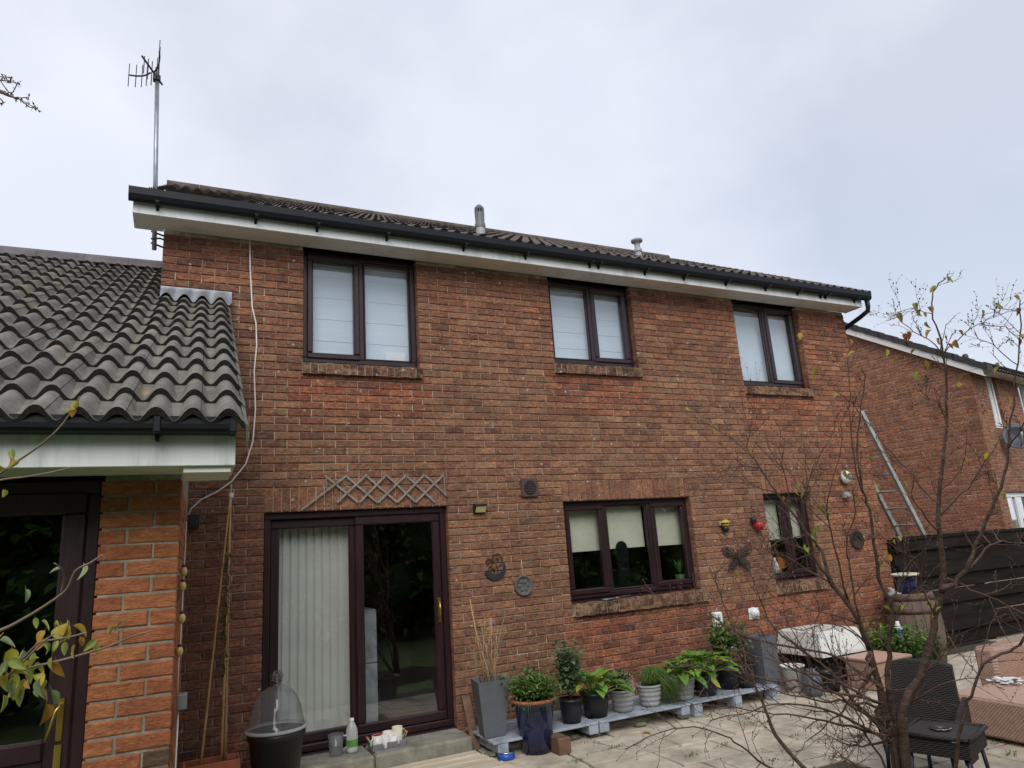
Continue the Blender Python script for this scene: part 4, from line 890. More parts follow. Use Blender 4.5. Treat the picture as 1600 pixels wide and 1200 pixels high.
# milk bottle
p = on_step(550, 1175); t = thing('milk_bottle', 'plastic milk bottle with a green label on the concrete step', 'bottle', p)
def sq(m_, prof, c, k=.55):
    n = 24; vs = []
    for r, z in prof:
        for i in range(n):
            a = 6.2832*i/n; ca_, sa_ = math.cos(a), math.sin(a); f = 1/((abs(ca_)**4+abs(sa_)**4)**.25); f = 1+(f-1)*k; vs.append((c[0]+r*f*ca_, c[1]+r*f*sa_, c[2]+z))
    m_.add(vs, [(i*n+j, i*n+(j+1) % n, (i+1)*n+(j+1) % n, (i+1)*n+j) for i in range(len(prof)-1) for j in range(n)], True)
b = MB(); sq(b, [(.001, .001), (.046, .002), (.05, .015), (.05, .15), (.046, .185), (.028, .225), (.019, .24), (.018, .252)], p); build(b, 'body', 'milky_plastic', t)
b = MB(); sq(b, [(.0508, .05), (.0508, .105)], p); build(b, 'label', 'green_print', t)
b = MB(); sq(b, [(.001, .003), (.044, .004), (.047, .045), (.001, .046)], p); build(b, 'milk', 'ceramic', t)
b = MB(); b.lathe([(.02, .25), (.02, .268), (.001, .27)], p, 14); build(b, 'cap', 'white_plastic', t)
# wire tray with mugs
c = on_step(602, 1165); c.y = -.22; t = thing('metal_tray', 'grey wire tray with orange wooden handles holding mugs', 'tray', c)
hw, hd = .15, .085; b = MB(); b.bbox(c.x-hw, c.x+hw, c.y-hd, c.y+hd, c.z, c.z+.006, .002)
for x0, x1, y0, y1 in ((-hw, hw, -hd, -hd+.004), (-hw, hw, hd-.004, hd), (-hw, -hw+.004, -hd, hd), (hw-.004, hw, -hd, hd)): b.bbox(c.x+x0, c.x+x1, c.y+y0, c.y+y1, c.z+.0065, c.z+.055, .001)
build(b, 'basket', 'metal_grey', t)
for sgn in (-1, 1):
    b = MB(); b.tube([(c.x+sgn*hw, c.y-.04, c.z+.05), (c.x+sgn*(hw+.02), c.y-.035, c.z+.10), (c.x+sgn*(hw+.02), c.y+.035, c.z+.10), (c.x+sgn*hw, c.y+.04, c.z+.05)], .004, 6); h_ = build(b, 'handle_wire', 'metal_grey', t)
    b = MB(); b.tube([(c.x+sgn*(hw+.02), c.y-.036, c.z+.10), (c.x+sgn*(hw+.02), c.y+.036, c.z+.10)], .010, 8); build(b, 'handle_grip', 'orange_paint', t)
def mug(dx, dy, mat, label, h=.108, r=.046, ang=0, inner='ceramic'):
    p = c+Vector((dx, dy, .0065)); t = thing('mug', label, 'mug', p)
    b = MB(); b.lathe([(.001, .001), (r*.92, .001), (r, .01), (r, h), (r-.004, h), (r-.005, .012), (.001, .01)], p, 20); build(b, 'cup', mat, t)
    b = MB(); d = Vector((math.cos(ang), math.sin(ang), 0)); b.tube([p+d*r+Z*h*.8, p+d*(r+.028)+Z*h*.75, p+d*(r+.03)+Z*h*.4, p+d*r+Z*h*.2], .006, 6); build(b, 'handle', mat, t)
    if inner != 'ceramic': b = MB(); b.lathe([(r-.0045, h-.001), (r-.0055, .03), (.001, .03)], p, 20); build(b, 'lining', inner, t)
mug(-.09, -.02, 'ceramic', 'white mug with a red inside standing in the wire tray', ang=-2.6, inner='red_paint'); mug(-.035, -.045, 'ceramic', 'small white mug with its handle to the front, next to the red lined mug', .098, .042, -1.9)
mug(.015, .015, 'ceramic', 'wide white mug in the middle of the wire tray', .115, .048, 2); mug(.05, -.04, 'white_plastic', 'low white mug in front of the tall striped mug', .09, .042, -1.2); mug(.1, .02, 'blind_cream', 'tall cream mug at the far end of the wire tray', .14, .046, .4)
# sauce bottle
p = on_step(463, 1188); t = thing('sauce_bottle', 'dark sauce bottle with a red and orange label behind the black tub', 'bottle', p)
b = MB(); b.lathe([(.001, .001), (.032, .002), (.034, .09), (.028, .12), (.014, .15), (.014, .175), (.001, .176)], p, 16); build(b, 'body', 'wood_block', t); b = MB(); b.lathe([(.0345, .02), (.0345, .085)], p, 16); build(b, 'label', 'orange_paint', t); b = MB(); b.lathe([(.016, .165), (.016, .19), (.001, .192)], p, 12); build(b, 'cap', 'white_plastic', t)
# black tub with clear cloche
p = Vector((1.07, -.55, -.083)); q = GY(432, 1140, -.55); p.x = q.x; rz_ = q.z
t = thing('black_tub', 'tall round black tub standing at the end of the step', 'tub', p)
b = MB(); b.lathe([(.001, 0), (.155, 0), (.205, rz_-p.z-.05), (.218, rz_-p.z-.05), (.22, rz_-p.z), (.205, rz_-p.z), (.19, rz_-p.z-.06), (.001, rz_-p.z-.065)], p, 28); build(b, 'body', 'black_plastic', t)
t = thing('plastic_cloche', 'clear plastic dome cloche with a speckled ball knob on the black tub', 'cloche', (p.x, p.y, rz_))
b = MB(); b.lathe([(.226, .0), (.23, .008), (.222, .02), (.205, .06), (.185, .16), (.155, .235), (.115, .285), (.06, .315), (.001, .325)], (p.x, p.y, rz_+.002), 30); build(b, 'dome', 'clear_plastic', t)
b = MB(); b.lathe([(.222, .0), (.236, .006), (.236, .018), (.218, .024)], (p.x, p.y, rz_+.001), 30); build(b, 'rim', 'milky_plastic', t)
b = MB(); kz = rz_+.325; b.lathe([(.03, -.004), (.03, .02)], (p.x, p.y, kz), 14)
for k in range(60):
    a = rnd.random()*6.28; e_ = math.acos(rnd.uniform(-1, 1)); d = Vector((math.sin(e_)*math.cos(a), math.sin(e_)*math.sin(a), math.cos(e_))); b.leaf(Vector((p.x, p.y, kz+.06))+d*.034, d, Z, .022, .02)
ell(b, .045, .045, (p.x, p.y, kz+.06)); build(b, 'knob', 'knob_speckle', t)

# ------------------------------------------------------------------ terracotta trough with cane wigwam
p = GY(330, 1190, -.45); tz = p.z
t = thing('terracotta_trough', 'terracotta window box against the wall between pier and door', 'planter', (p.x, -.45, ZG))
b = MB(); X0, X1, Y0, Y1 = p.x-.2, p.x+.2, -.56, -.34
b.prism([(X0+.03, Y0+.03, ZG+.02), (X1-.03, Y0+.03, ZG+.02), (X1-.03, Y1-.03, ZG+.02), (X0+.03, Y1-.03, ZG+.02)], (0, 0, tz-ZG-.05))
for x0, x1, y0, y1 in ((X0, X1, Y0, Y0+.02), (X0, X1, Y1-.02, Y1), (X0, X0+.02, Y0+.021, Y1-.021), (X1-.02, X1, Y0+.021, Y1-.021)): b.bbox(x0, x1, y0, y1, tz-.06, tz+.01, .004)
build(b, 'trough', 'terracotta', t); b = MB(); b.quad((X0+.02, Y0+.02, tz-.028), (X1-.02, Y0+.02, tz-.028), (X1-.02, Y1-.02, tz-.028), (X0+.02, Y1-.02, tz-.028)); build(b, 'compost', 'soil', t)
cn = thing('cane_wigwam', 'bamboo cane wigwam tied at the top, wound with dead climber', 'plant support', (p.x, -.45, tz))
top = GY(361, 765, -.2)
for px, py, y in ((313, 1180, -.5), (346, 1172, -.48), (352, 1165, -.38)):
    q = GY(px, py, y); q.z = tz-.06; e = top+(top-q).normalized()*rnd.uniform(.0, .05); b = MB(); ps = [q.lerp(e, k/10) for k in range(11)]; b.tube(ps, [.011-.0004*k for k in range(11)], 7)
    for k in range(2, 10, 2): b.tube([ps[k]-Z*.004, ps[k]+Z*.004], .0125, 7)
    build(b, 'cane', 'bamboo', cn)
b = MB(); b.lathe([(.02, -.03), (.022, -.02), (.022, .0), (.02, .01)], top+Vector((0, 0, -.04)), 10); build(b, 'tie', 'white_cable', cn)
cl = MB(); q0 = GY(346, 1120, -.47); q1 = top.lerp(q0, .3)
q0 = GY(348, 1060, -.42)
for k in range(420):
    f = rnd.random()**.8; base = q0.lerp(q1, f)+Vector((rnd.gauss(0, .02), rnd.gauss(0, .02), 0)); cl.small_leaf(base, Vector((rnd.gauss(0, 1), rnd.gauss(0, 1), rnd.gauss(0, 1))), Z, rnd.uniform(.015, .04), .012)
o = build(cl, 'climber', 'leaf_dark', cn); b = MB(); b.tube([q0+Vector((.015*math.sin(k*.9), .015*math.cos(k*.9), 0))+(q1-q0)*(k/30) for k in range(31)], .004, 5); build(b, 'vine', 'twig', cn)

# ------------------------------------------------------------------ pallets, stones, pots and plants
PZ = .02
def pallet(x0, x1, label, legs):
    t = thing('pallet_shelf', label, 'pallet', ((x0+x1)/2, -.45, ZG))
    for y in (-.70, -.52, -.34, -.17): b = MB(); b.bbox(x0, x1, y-.0, y+.14, PZ-.02+rnd.uniform(-.002, .002), PZ+rnd.uniform(-.002, .002), .003); build(b, 'board', 'pallet_blue', t)
    for x in legs: 
        b = MB(); b.bbox(x-.05, x+.05, -.695, -.04, PZ-.10, PZ-.023, .004); build(b, 'block', 'pallet_blue', t)
        if label.find('right') > 0: b = MB(); b.bbox(x-.055, x+.05, -.69, -.58, ZG+.001, PZ-.10, .004); build(b, 'foot', 'pallet_blue', t)
    return t
pallet(2.76, 3.82, 'pale blue painted pallet nearest the step, under the first plant pots', [2.85, 3.77]); pallet(3.84, 4.90, 'pale blue painted pallet in the middle of the plant row, raised on mossy stones', [3.89, 4.84]); pallet(4.93, 6.12, 'pale blue painted pallet at the right end of the plant row, on its own feet', [5.0, 5.52, 6.05])
def stone(px, py, s, label, mat='mossy_stone'):
    p = GZ(px, py, ZG); b = MB(); b.bbox(p.x-s*.6, p.x+s*.6, p.y-s*.0, p.y+s*.9, ZG, PZ-.10+.002, .02); o = one(b, 'stone_block', mat, label, 'stone', p, 'mossy stones under the pallets')
    return o
for px, py, lb in ((768, 1186, 'mossy stone block beside the blue rimmed pet bowl'), (900, 1157, 'mossy stone block under the pallet joint, next to the timber block'), (934, 1152, 'mossy stone block touching the one by the timber block'), (1005, 1137, 'dark mossy stone block under the ribbed chives pot'), (1073, 1124, 'mossy stone block beside the first foot of the right pallet')): stone(px, py, .1, lb)
p = GZ(884, 1178, ZG); b = MB(); b.bbox(p.x-.07, p.x+.05, p.y-.02, p.y+.2, ZG, ZG+.13, .006); one(b, 'timber_offcut', 'wood_block', 'brown timber block standing beside the blue glazed pot', 'wood block', p)
p = GZ(787, 1184, ZG)+Vector((.01, -.03, 0)); t = thing('pet_bowl', 'blue rimmed steel pet bowl on the paving', 'bowl', p)
b = MB(); b.lathe([(.001, .002), (.075, .001), (.08, .01), (.072, .05), (.068, .05)], p, 24); build(b, 'base_ring', 'bowl_blue', t); b = MB(); b.lathe([(.074, .052), (.076, .058), (.066, .06), (.05, .02), (.001, .016)], p, 24); build(b, 'dish', 'chrome', t)

def lathe_pot(name, label, p, r0, r1, h, mat, rim=None, ribs=0, cat='plant pot', group=None):
    t = thing(name, label, cat, p, group); prof = [(.001, .001), (r0, .001)]
    if ribs:
        for k in range(ribs*6+1):
            f = k/(ribs*6); prof.append((r0+(r1-r0)*f+.009*abs(math.sin(math.pi*f*ribs)), h*f*.9))
        prof += [(r1+.012, h*.9), (r1+.014, h)]
    else: prof += [(r0+(r1-r0)*.5+.004, h*.5), (r1, h*.9), (r1+.012, h*.9), (r1+.014, h)]
    prof += [(r1-.006, h), (r1-.012, h*.85)]
    b = MB(); b.lathe(prof, p, 28); build(b, 'body', mat, t); b = MB(); b.lathe([(r1-.012, h*.86), (r1*.5, h*.9), (.001, h*.91)], p, 20); build(b, 'compost', 'soil', t)
    if rim: b = MB(); b.lathe([(r1+.012, h-.02), (r1+.028, h-.012), (r1+.03, h+.004), (r1+.006, h+.01), (r1-.008, h-.006)], p, 28); build(b, 'rim', rim, t)
    return p+Vector((0, 0, h*.9))
def square_pot(name, label, p, w0, w1, h, mat, rot=0):
    t = thing(name, label, 'planter', p); M = Matrix.Translation(p) @ Matrix.Rotation(rot, 4, 'Z'); b = MB()
    sq_ = lambda w, z: [M @ Vector((a*w, c*w, z)) for a, c in ((-1, -1), (1, -1), (1, 1), (-1, 1))]
    L_ = [sq_(w0, 0), sq_(w1, h), sq_(w1-.018, h), sq_(w1-.03, h-.09)]
    b.add(sum(L_, []), [(3, 2, 1, 0)]+[(i*4+j, i*4+(j+1) % 4, i*4+4+(j+1) % 4, i*4+4+j) for i in range(3) for j in range(4)]); build(b, 'body', mat, t); b = MB(); b.poly(sq_(w1-.028, h-.08)); build(b, 'compost', 'soil', t)
    return p+Vector((0, 0, h-.08))
def rv(up=.5): return Vector((rnd.gauss(0, 1), rnd.gauss(0, 1), rnd.gauss(up, .7))).normalized()
def bush(name, label, p, rx, rz, n, mat, ls=.03, stems=8, cat='plant', low=0, parts=None, sz=1.0, drop=0):
    """leafy plant: stems plus many separate leaves through an uneven volume"""
    t = thing(name, label, cat, p); s = MB(); f = MB(); tips = []
    for i in range(stems):
        a = rnd.random()*6.28; r_ = rx*math.sqrt(rnd.random())*.9; e = p+Vector((r_*math.cos(a), r_*math.sin(a)*.9, rz*rnd.uniform(.55, 1.05))); m1 = p.lerp(e, .5)+Vector((rnd.gauss(0, .02), rnd.gauss(0, .02), rz*.08)); s.tube([p-Z*.03, m1, e], [.005, .004, .0025], 5); tips += [(p, m1, e)]
    build(s, 'stem', 'leaf_mid' if 'bright' in mat else 'twig', t)
    for i in range(n):
        a_, m1, e = rnd.choice(tips); k = rnd.uniform(.25, 1.08); q = (a_.lerp(m1, k*2) if k < .5 else m1.lerp(e, k*2-1))+Vector((rnd.gauss(0, 1), rnd.gauss(0, 1), rnd.gauss(0, .6)))*rx*.22
        q.z = max(q.z, p.z-drop); L_ = ls*rnd.uniform(.6, 1.4); f.leaf(q, rv(.35), Z, L_, L_*.6*sz) if L_ > .02 else f.small_leaf(q, rv(.35), Z, L_, L_*.6)
    build(f, 'foliage', mat, t, None, 'stuff'); return t
def rosette(name, label, p, r_, n, mat, L0=.16, W0=.075, lean=.55):
    t = thing(name, label, 'plant', p)
    for i in range(n):
        a = i*2.4+rnd.uniform(-.3, .3); k = (i+.5)/n; d = Vector((math.cos(a)*(.25+lean*k), math.sin(a)*(.25+lean*k), 1.15-.95*k)).normalized(); q = p+Vector((math.cos(a), math.sin(a), 0))*.03*k; e = q+d*r_*(.35+.5*k)
        b = MB(); b.tube([q-Z*.02, e], .0035, 4); b.leaf(e-d*.01, (d+Vector((math.cos(a)*.5, math.sin(a)*.5, -.35*k))).normalized(), Z, L0*rnd.uniform(.75, 1.15), W0*rnd.uniform(.8, 1.15), .3, .2); build(b, 'leaf', mat, t, e)
    return t
# tall slate planter with canes
p = GZ(766, 1163, PZ)+Vector((0, .12, 0)); p.y = -.45; p.x = GY(768, 1120, -.45).x
tp = square_pot('tall_planter', 'tall tapered slate grey square planter with dry canes', p, .095, .145, .47, 'pot_slate', R(-8))
t = thing('dead_stems', 'bundle of dry stems and canes in the tall slate planter', 'plant', tp)
for k in range(16):
    a = rnd.random()*6.28; h = rnd.uniform(.3, .62); q = tp+Vector((.08*math.cos(a), .08*math.sin(a), -.02)); e = tp+Vector((rnd.gauss(0, .06), rnd.gauss(0, .03), h)); b = MB(); b.tube([q, q.lerp(e, .5)+Vector((rnd.gauss(0, .015), 0, 0)), e], [.0045, .004, .002], 5)
    for j in range(2): m_ = q.lerp(e, rnd.uniform(.5, .9)); b.tube([m_, m_+Vector((rnd.gauss(0, .08), rnd.gauss(0, .03), rnd.uniform(.03, .15)))], .002, 4)
    build(b, 'stem', 'dry_stem', t)
e = GY(734, 936, -.42); b = MB(); b.tube([tp+Vector((-.03, 0, -.02)), e], .006, 6); build(b, 'cane', 'bamboo', t); e = GY(767, 965, -.4); b = MB(); b.tube([tp+Vector((.02, 0, -.02)), e], .006, 6); build(b, 'cane', 'bamboo', t)
b = MB(); ell(b, .014, .02, GY(769, 975, -.4)); build(b, 'string_knot', 'blue_paint', t)
# plank leaning on the wall behind the planter
b = MB(); b.prism([(2.72, -.30, ZG), (2.80, -.30, ZG), (2.80, -.28, ZG), (2.72, -.28, ZG)], (.02, .27, .42)); one(b, 'leaning_plank', 'wood_block', 'short brown plank leaning on the wall behind the tall slate planter', 'plank', (2.76, -.29, ZG))
# blue glazed pot on the paving
p = GZ(838, 1181, ZG)+Vector((0, .0, 0)); p.y += .13; p.x += .075
tp = lathe_pot('glazed_pot', 'dark blue glazed pot with a terracotta rim standing on the paving', p, .135, .178, .43, 'glaze_blue', 'terracotta')
bush('trailing_plant', 'bushy small leaved plant spilling over the blue glazed pot', tp, .26, .22, 2800, 'leaf_mid', .036, 44, drop=.05)
bush('dark_seedling', 'upright dark green feathery plant at the back of the blue pot', tp+Vector((.03, .1, 0)), .05, .36, 260, 'leaf_dark', .02, 4)
t = thing('pink_flower', 'single pink flower on a thin stem above the blue pot', 'flower', tp+Vector((-.09, .05, 0))); q = GY(825, 1028, tp.y+.05); b = MB(); b.tube([tp+Vector((-.09, .05, 0)), q], .003, 5); build(b, 'stem', 'leaf_mid', t)
for k in range(9): b = MB(); a = k*.7; b.leaf(q, Vector((math.cos(a), math.sin(a), .25)), Z, .045, .03); build(b, 'petal', 'leaf_red', t)
for dx, dy in ((-.1, -.14), (-.05, -.15)): 
    q = tp+Vector((dx, dy, .13)); b = MB()
    for k in range(6): b.small_leaf(q, Vector((math.cos(k*1.05), math.sin(k*1.05)-.5, .4)), Z, .02, .018)
    one(b, 'white_flower', 'paper_white', 'tiny white flower among the leaves of the blue pot', 'flower', q, 'tiny white flowers in the blue pot')
g_ = MB()
for k in range(60): a = rnd.uniform(3.5, 6.2); q = tp+Vector((.2*math.cos(a), .2*math.sin(a), .05)); g_.tube([q, q+Vector((.02*math.cos(a), .03*math.sin(a), -.02)), q+Vector((.03*math.cos(a), .04*math.sin(a), -rnd.uniform(.06, .14)))], [.0015, .0012, .0006], 3)
tag(build(g_, 'trailing_grass', 'leaf_grey', None, tp), 'fine grassy stems hanging over the rim of the blue pot', 'grass')['kind'] = 'stuff'
def PP(px, py, y): q = GZ(px, py, PZ); v = GY(px, py-8, y); return Vector((v.x, y, PZ))
# black pot with grey-green shrub
p = PP(894, 1138, -.55); tp = lathe_pot('black_pot', 'small black plastic pot with a tall grey green shrub', p, .085, .105, .21, 'black_plastic')
bush('grey_shrub', 'tall loose grey green shrub behind the blue pot', tp, .16, .46, 800, 'leaf_grey', .055, 14)
p = PP(932, 1126, -.5); tp = lathe_pot('black_pot', 'round black plastic pot with a bright green broad leaved plant', p, .105, .135, .22, 'black_plastic')
rosette('broad_leaf_plant', 'bright green broad leaved plant in the round black pot next to the grey shrub', tp, .24, 46, 'leaf_bright', .2, .095)
p = PP(974, 1116, -.5); tp = lathe_pot('ribbed_pot', 'pale grey ribbed pot with variegated and reddish plants', p, .085, .12, .2, 'pot_grey', None, 4)
bush('variegated_plant', 'cream edged small leaved plant in the ribbed pot', tp+Vector((.03, -.05, 0)), .10, .09, 420, 'leaf_pale', .025, 14); bush('strawberry_plant', 'dark green plant with a few red leaves behind the variegated plant', tp+Vector((-.02, .05, 0)), .15, .2, 170, 'leaf_grey', .05, 10); bush('red_leaves', 'small tuft of dark red leaves in the ribbed pot beside the chives', tp+Vector((.1, .04, 0)), .05, .12, 40, 'leaf_red', .03, 4)
p = PP(1017, 1111, -.5); tp = lathe_pot('ribbed_pot', 'pale grey ribbed pot with chives flopping over its side', p, .085, .12, .2, 'pot_grey', None, 4)
t = thing('chives', 'tuft of long green chives flopping over the ribbed pot', 'plant', tp); g_ = MB()
for k in range(420):
    a = rnd.random()*6.28; q = tp+Vector((.085*math.cos(a)*rnd.random(), .085*math.sin(a)*rnd.random(), -.01)); 
    if rnd.random() < .62: d = Vector((1.0+rnd.gauss(0, .25), -.55+rnd.gauss(0, .25), 0)); h = rnd.uniform(.09, .2); o_ = rnd.uniform(.10, .24); g_.tube([q, q+d*o_*.35+Z*h, q+d*o_*.8+Z*h*.35, q+d*o_-Z*rnd.uniform(.0, .24)], [.003, .003, .0025, .001], 3)
    else: d = Vector((rnd.gauss(0, .05), rnd.gauss(0, .05), rnd.uniform(.08, .2))); g_.tube([q, q+d*.5, q+d+Vector((rnd.gauss(0, .02), 0, 0))], [.003, .0025, .001], 3)
build(g_, 'blades', 'leaf_mid', t, None, 'stuff')
p = PP(1068, 1102, -.5); tp = lathe_pot('ribbed_pot', 'pale grey ribbed pot with large soft green leaves', p, .095, .13, .21, 'pot_grey', None, 4)
rosette('primrose', 'pale green large leaved plant in the ribbed pot beside the black pots', tp, .17, 26, 'leaf_bright', .22, .10, .75)
p = PP(1103, 1095, -.5); tp = lathe_pot('black_pot', 'black plastic pot between the ribbed pot and a dark leaved shrub', p, .11, .14, .2, 'black_plastic')
rosette('lettuce_plant', 'crowded bright green leaves above the black pot, one leaf yellow', tp+Vector((-.02, 0, .02)), .33, 64, 'leaf_bright', .18, .09, .7); b = MB(); q = tp+Vector((-.03, -.15, .04)); b.leaf(q, Vector((.35, -.4, -.9)), Y, .16, .06, .1); one(b, 'yellow_leaf', 'leaf_birch', 'drooping yellow leaf at the front of the crowded bright green plant', 'leaf', q)
p = PP(1140, 1080, -.42); tp = lathe_pot('black_pot', 'black plastic pot half hidden behind the bare sapling twigs', p, .11, .135, .22, 'black_plastic')
bush('rose_shrub', 'dark leaved shrub with one pale rose, against the wall', tp, .2, .48, 650, 'leaf_mid', .055, 16)
q = GY(1146, 1012, -.5); b = MB()
for k in range(14): b.leaf(q, rv(.5), Z, .03, .03, .4)
one(b, 'pale_rose', 'paper_white', 'single pale cream rose on the dark leaved shrub', 'flower', q)
p = PP(1166, 1078, -.5); tp = lathe_pot('black_pot', 'black plastic pot next to the upright grey planter', p, .10, .125, .24, 'black_plastic')
bush('climbing_shrub', 'grey green straggly shrub rising beside the upright grey planter', tp, .16, .42, 300, 'leaf_grey', .045, 12)
p = PP(1197, 1078, -.46); square_pot('upright_planter', 'upright slate grey rectangular planter at the end of the pallets', p, .115, .125, .48, 'pot_slate', R(4))

# ------------------------------------------------------------------ bucket, jug, tub on stand
p = GZ(1255, 1084, ZG)+Vector((0, .1, 0)); t = thing('white_bucket', 'white plastic bucket on the paving beside the pallets', 'bucket', p)
b = MB(); b.lathe([(.001, .001), (.085, .001), (.125, .27), (.133, .272), (.133, .285), (.119, .285), (.082, .02), (.001, .015)], p, 24); build(b, 'body', 'white_plastic', t); b = MB(); b.tube([p+Vector((-.13*math.cos(a), -.10*math.sin(a), .26-.03*math.sin(a))) for a in [k*math.pi/10 for k in range(11)]], .004, 5); build(b, 'bail', 'metal_grey', t)
p = GZ(1283, 1089, ZG)+Vector((0, .09, 0)); t = thing('watering_can', 'dark green rounded plastic can in front of the white bucket', 'can', p)
b = MB(); b.lathe([(.001, .001), (.085, .002), (.10, .06), (.10, .17), (.08, .23), (.05, .25), (.045, .27), (.001, .272)], p, 22); build(b, 'body', 'pot_slate', t); b = MB(); b.tube([p+Vector((.05, 0, .25)), p+Vector((.1, 0, .27)), p+Vector((.12, 0, .2)), p+Vector((.098, 0, .12))], .012, 7); build(b, 'handle', 'black_plastic', t)
p = GZ(1312, 1081, ZG)+Vector((0, .1, 0)); lathe_pot('black_pot', 'empty black plastic pot beside the dark green can', p, .085, .11, .2, 'black_plastic')
t = thing('tub_stand', 'black stand carrying the upturned white tub', 'stand', (7.2, -.4, ZG))
for x in (6.93, 7.38):
    for y in (-.58, -.12): b = MB(); b.bbox(x, x+.05, y, y+.05, ZG, .2, .004); build(b, 'leg', 'black_plastic', t)
b = MB(); b.bbox(6.92, 7.44, -.6, -.05, .13, .2, .006); build(b, 'shelf', 'black_plastic', t); b = MB(); b.bbox(6.95, 7.41, -.5, -.48, ZG+.02, .13, .004); build(b, 'back_panel', 'black_plastic', t); b = MB(); b.bbox(6.90, 6.925, -.53, -.1, ZG+.01, .128, .004); build(b, 'side_panel', 'black_plastic', t); b = MB(); b.bbox(7.42, 7.44, -.53, -.1, ZG+.01, .128, .004); build(b, 'side_panel', 'black_plastic', t)
t = thing('white_tub', 'upturned white tapered plastic tub on a black stand', 'tub', (7.2, -.4, .2))
b = MB(); lo = [(6.81, -.70), (7.58, -.70), (7.58, -.02), (6.81, -.02)]; hi = [(6.85, -.64), (7.50, -.64), (7.50, -.06), (6.85, -.06)]
lo3 = [Vector((x, y, .205)) for x, y in lo]; l2 = [Vector((x, y, .235)) for x, y in lo]; h3 = [Vector((x, y, .455)) for x, y in hi]; h4 = [Vector((x+(.02 if x < 7.2 else -.02), y+(.02 if y < -.3 else -.02), .467)) for x, y in hi]
b.add(lo3+l2+h3+h4, [(3, 2, 1, 0), (12, 13, 14, 15)]+[(i*4+j, i*4+(j+1) % 4, i*4+4+(j+1) % 4, i*4+4+j) for i in range(3) for j in range(4)]); build(b, 'shell', 'gloss_white', t)

# ------------------------------------------------------------------ barrel and its pots
p = Vector((8.78, -.45, ZG)); bh = .86
t = thing('oak_barrel', 'weathered oak barrel with iron hoops in the corner by the fence', 'barrel', p)
br = lambda f: .255+.075*math.sin(math.pi*(.08+.84*f))
for k in range(18):
    a0, a1 = k*6.2832/18+.006, (k+1)*6.2832/18-.006; b = MB(); vs = []
    for i in range(9):
        f = i/8; r_ = br(f)
        for a, rr in ((a0, r_), (a1, r_), (a1, r_-.025), (a0, r_-.025)): vs.append((p.x+rr*math.cos(a), p.y+rr*math.sin(a), p.z+bh*f))
    b.add(vs, [(0, 3, 2, 1), (32, 33, 34, 35)]+[(i*4+j, i*4+(j+1) % 4, i*4+4+(j+1) % 4, i*4+4+j) for i in range(8) for j in range(4)]); build(b, 'stave', 'barrel_wood', t)
for f0, f1 in ((.02, .09), (.2, .27), (.72, .79), (.90, .97)): b = MB(); b.lathe([(br(f0)+.001, bh*f0), (br(f0)+.004, bh*f0), (br(f1)+.004, bh*f1), (br(f1)+.001, bh*f1)], p, 36); build(b, 'hoop', 'barrel_hoop', t)
b = MB(); b.lathe([(br(.97)-.01, bh*.965), (.001, bh*.965)], p, 30); b.lathe([(br(.03)-.01, .03), (.001, .03)], p, 30); build(b, 'head', 'barrel_wood', t)
q = p+Vector((-.02, -.02, bh*.965)); lathe_pot('small_blue_pot', 'blue glazed pot with a pale rim on top of the barrel', q, .10, .14, .26, 'glaze_blue', 'blind_cream')
q = p+Vector((-.2, .06, bh*.965)); b = MB()
for k in range(40): b.leaf(q+Vector((rnd.gauss(0, .03), rnd.gauss(0, .03), .02+abs(rnd.gauss(0, .02)))), rv(.2), Z, .06, .06, .3)
one(b, 'plastic_bag', 'milky_plastic', 'crumpled clear plastic wrapper lying on the barrel', 'bag', q)
p = Vector((8.08, -.68, ZG)); t = thing('low_trough', 'low grey oval planter in front of the barrel', 'planter', p)
M = Matrix.Translation(p) @ Matrix.Diagonal((1.5, 1, 1, 1)); b = MB(); b.lathe([(.001, 0), (.2, 0), (.24, .16), (.255, .16), (.255, .18), (.23, .18), (.22, .12), (.001, .14)], (0, 0, 0), 28, M=M); build(b, 'body', 'pot_slate', t)
bush('leafy_clump', 'dense mid green leafy clump in front of the oak barrel', p+Vector((.0, 0, .13)), 0.40, .36, 2600, 'leaf_mid', .05, 50, drop=.02); bush('ivy_clump', 'dark trailing ivy at the foot of the oak barrel', Vector((8.6, -.74, ZG)), .2, .4, 700, 'leaf_dark', .035, 20)
q = GY(1398, 984, -.75); t = thing('cleaning_bottle', 'white plastic bottle with a blue label among the leaves by the barrel', 'bottle', (q.x, -.8, q.z-.12)); b = MB(); sq(b, [(.001, 0), (.035, .0), (.04, .02), (.04, .15), (.02, .19), (.018, .22), (.001, .221)], Vector((q.x, -.8, q.z-.12))); build(b, 'body', 'white_plastic', t); b = MB(); sq(b, [(.0405, .06), (.0405, .13)], Vector((q.x, -.8, q.z-.12))); build(b, 'label', 'blue_paint', t)
b = MB(); b.tube([(q.x, -.78, q.z-.13), (q.x, -.78, ZG)], .008, 6); build(b, 'spike', 'bamboo', t)

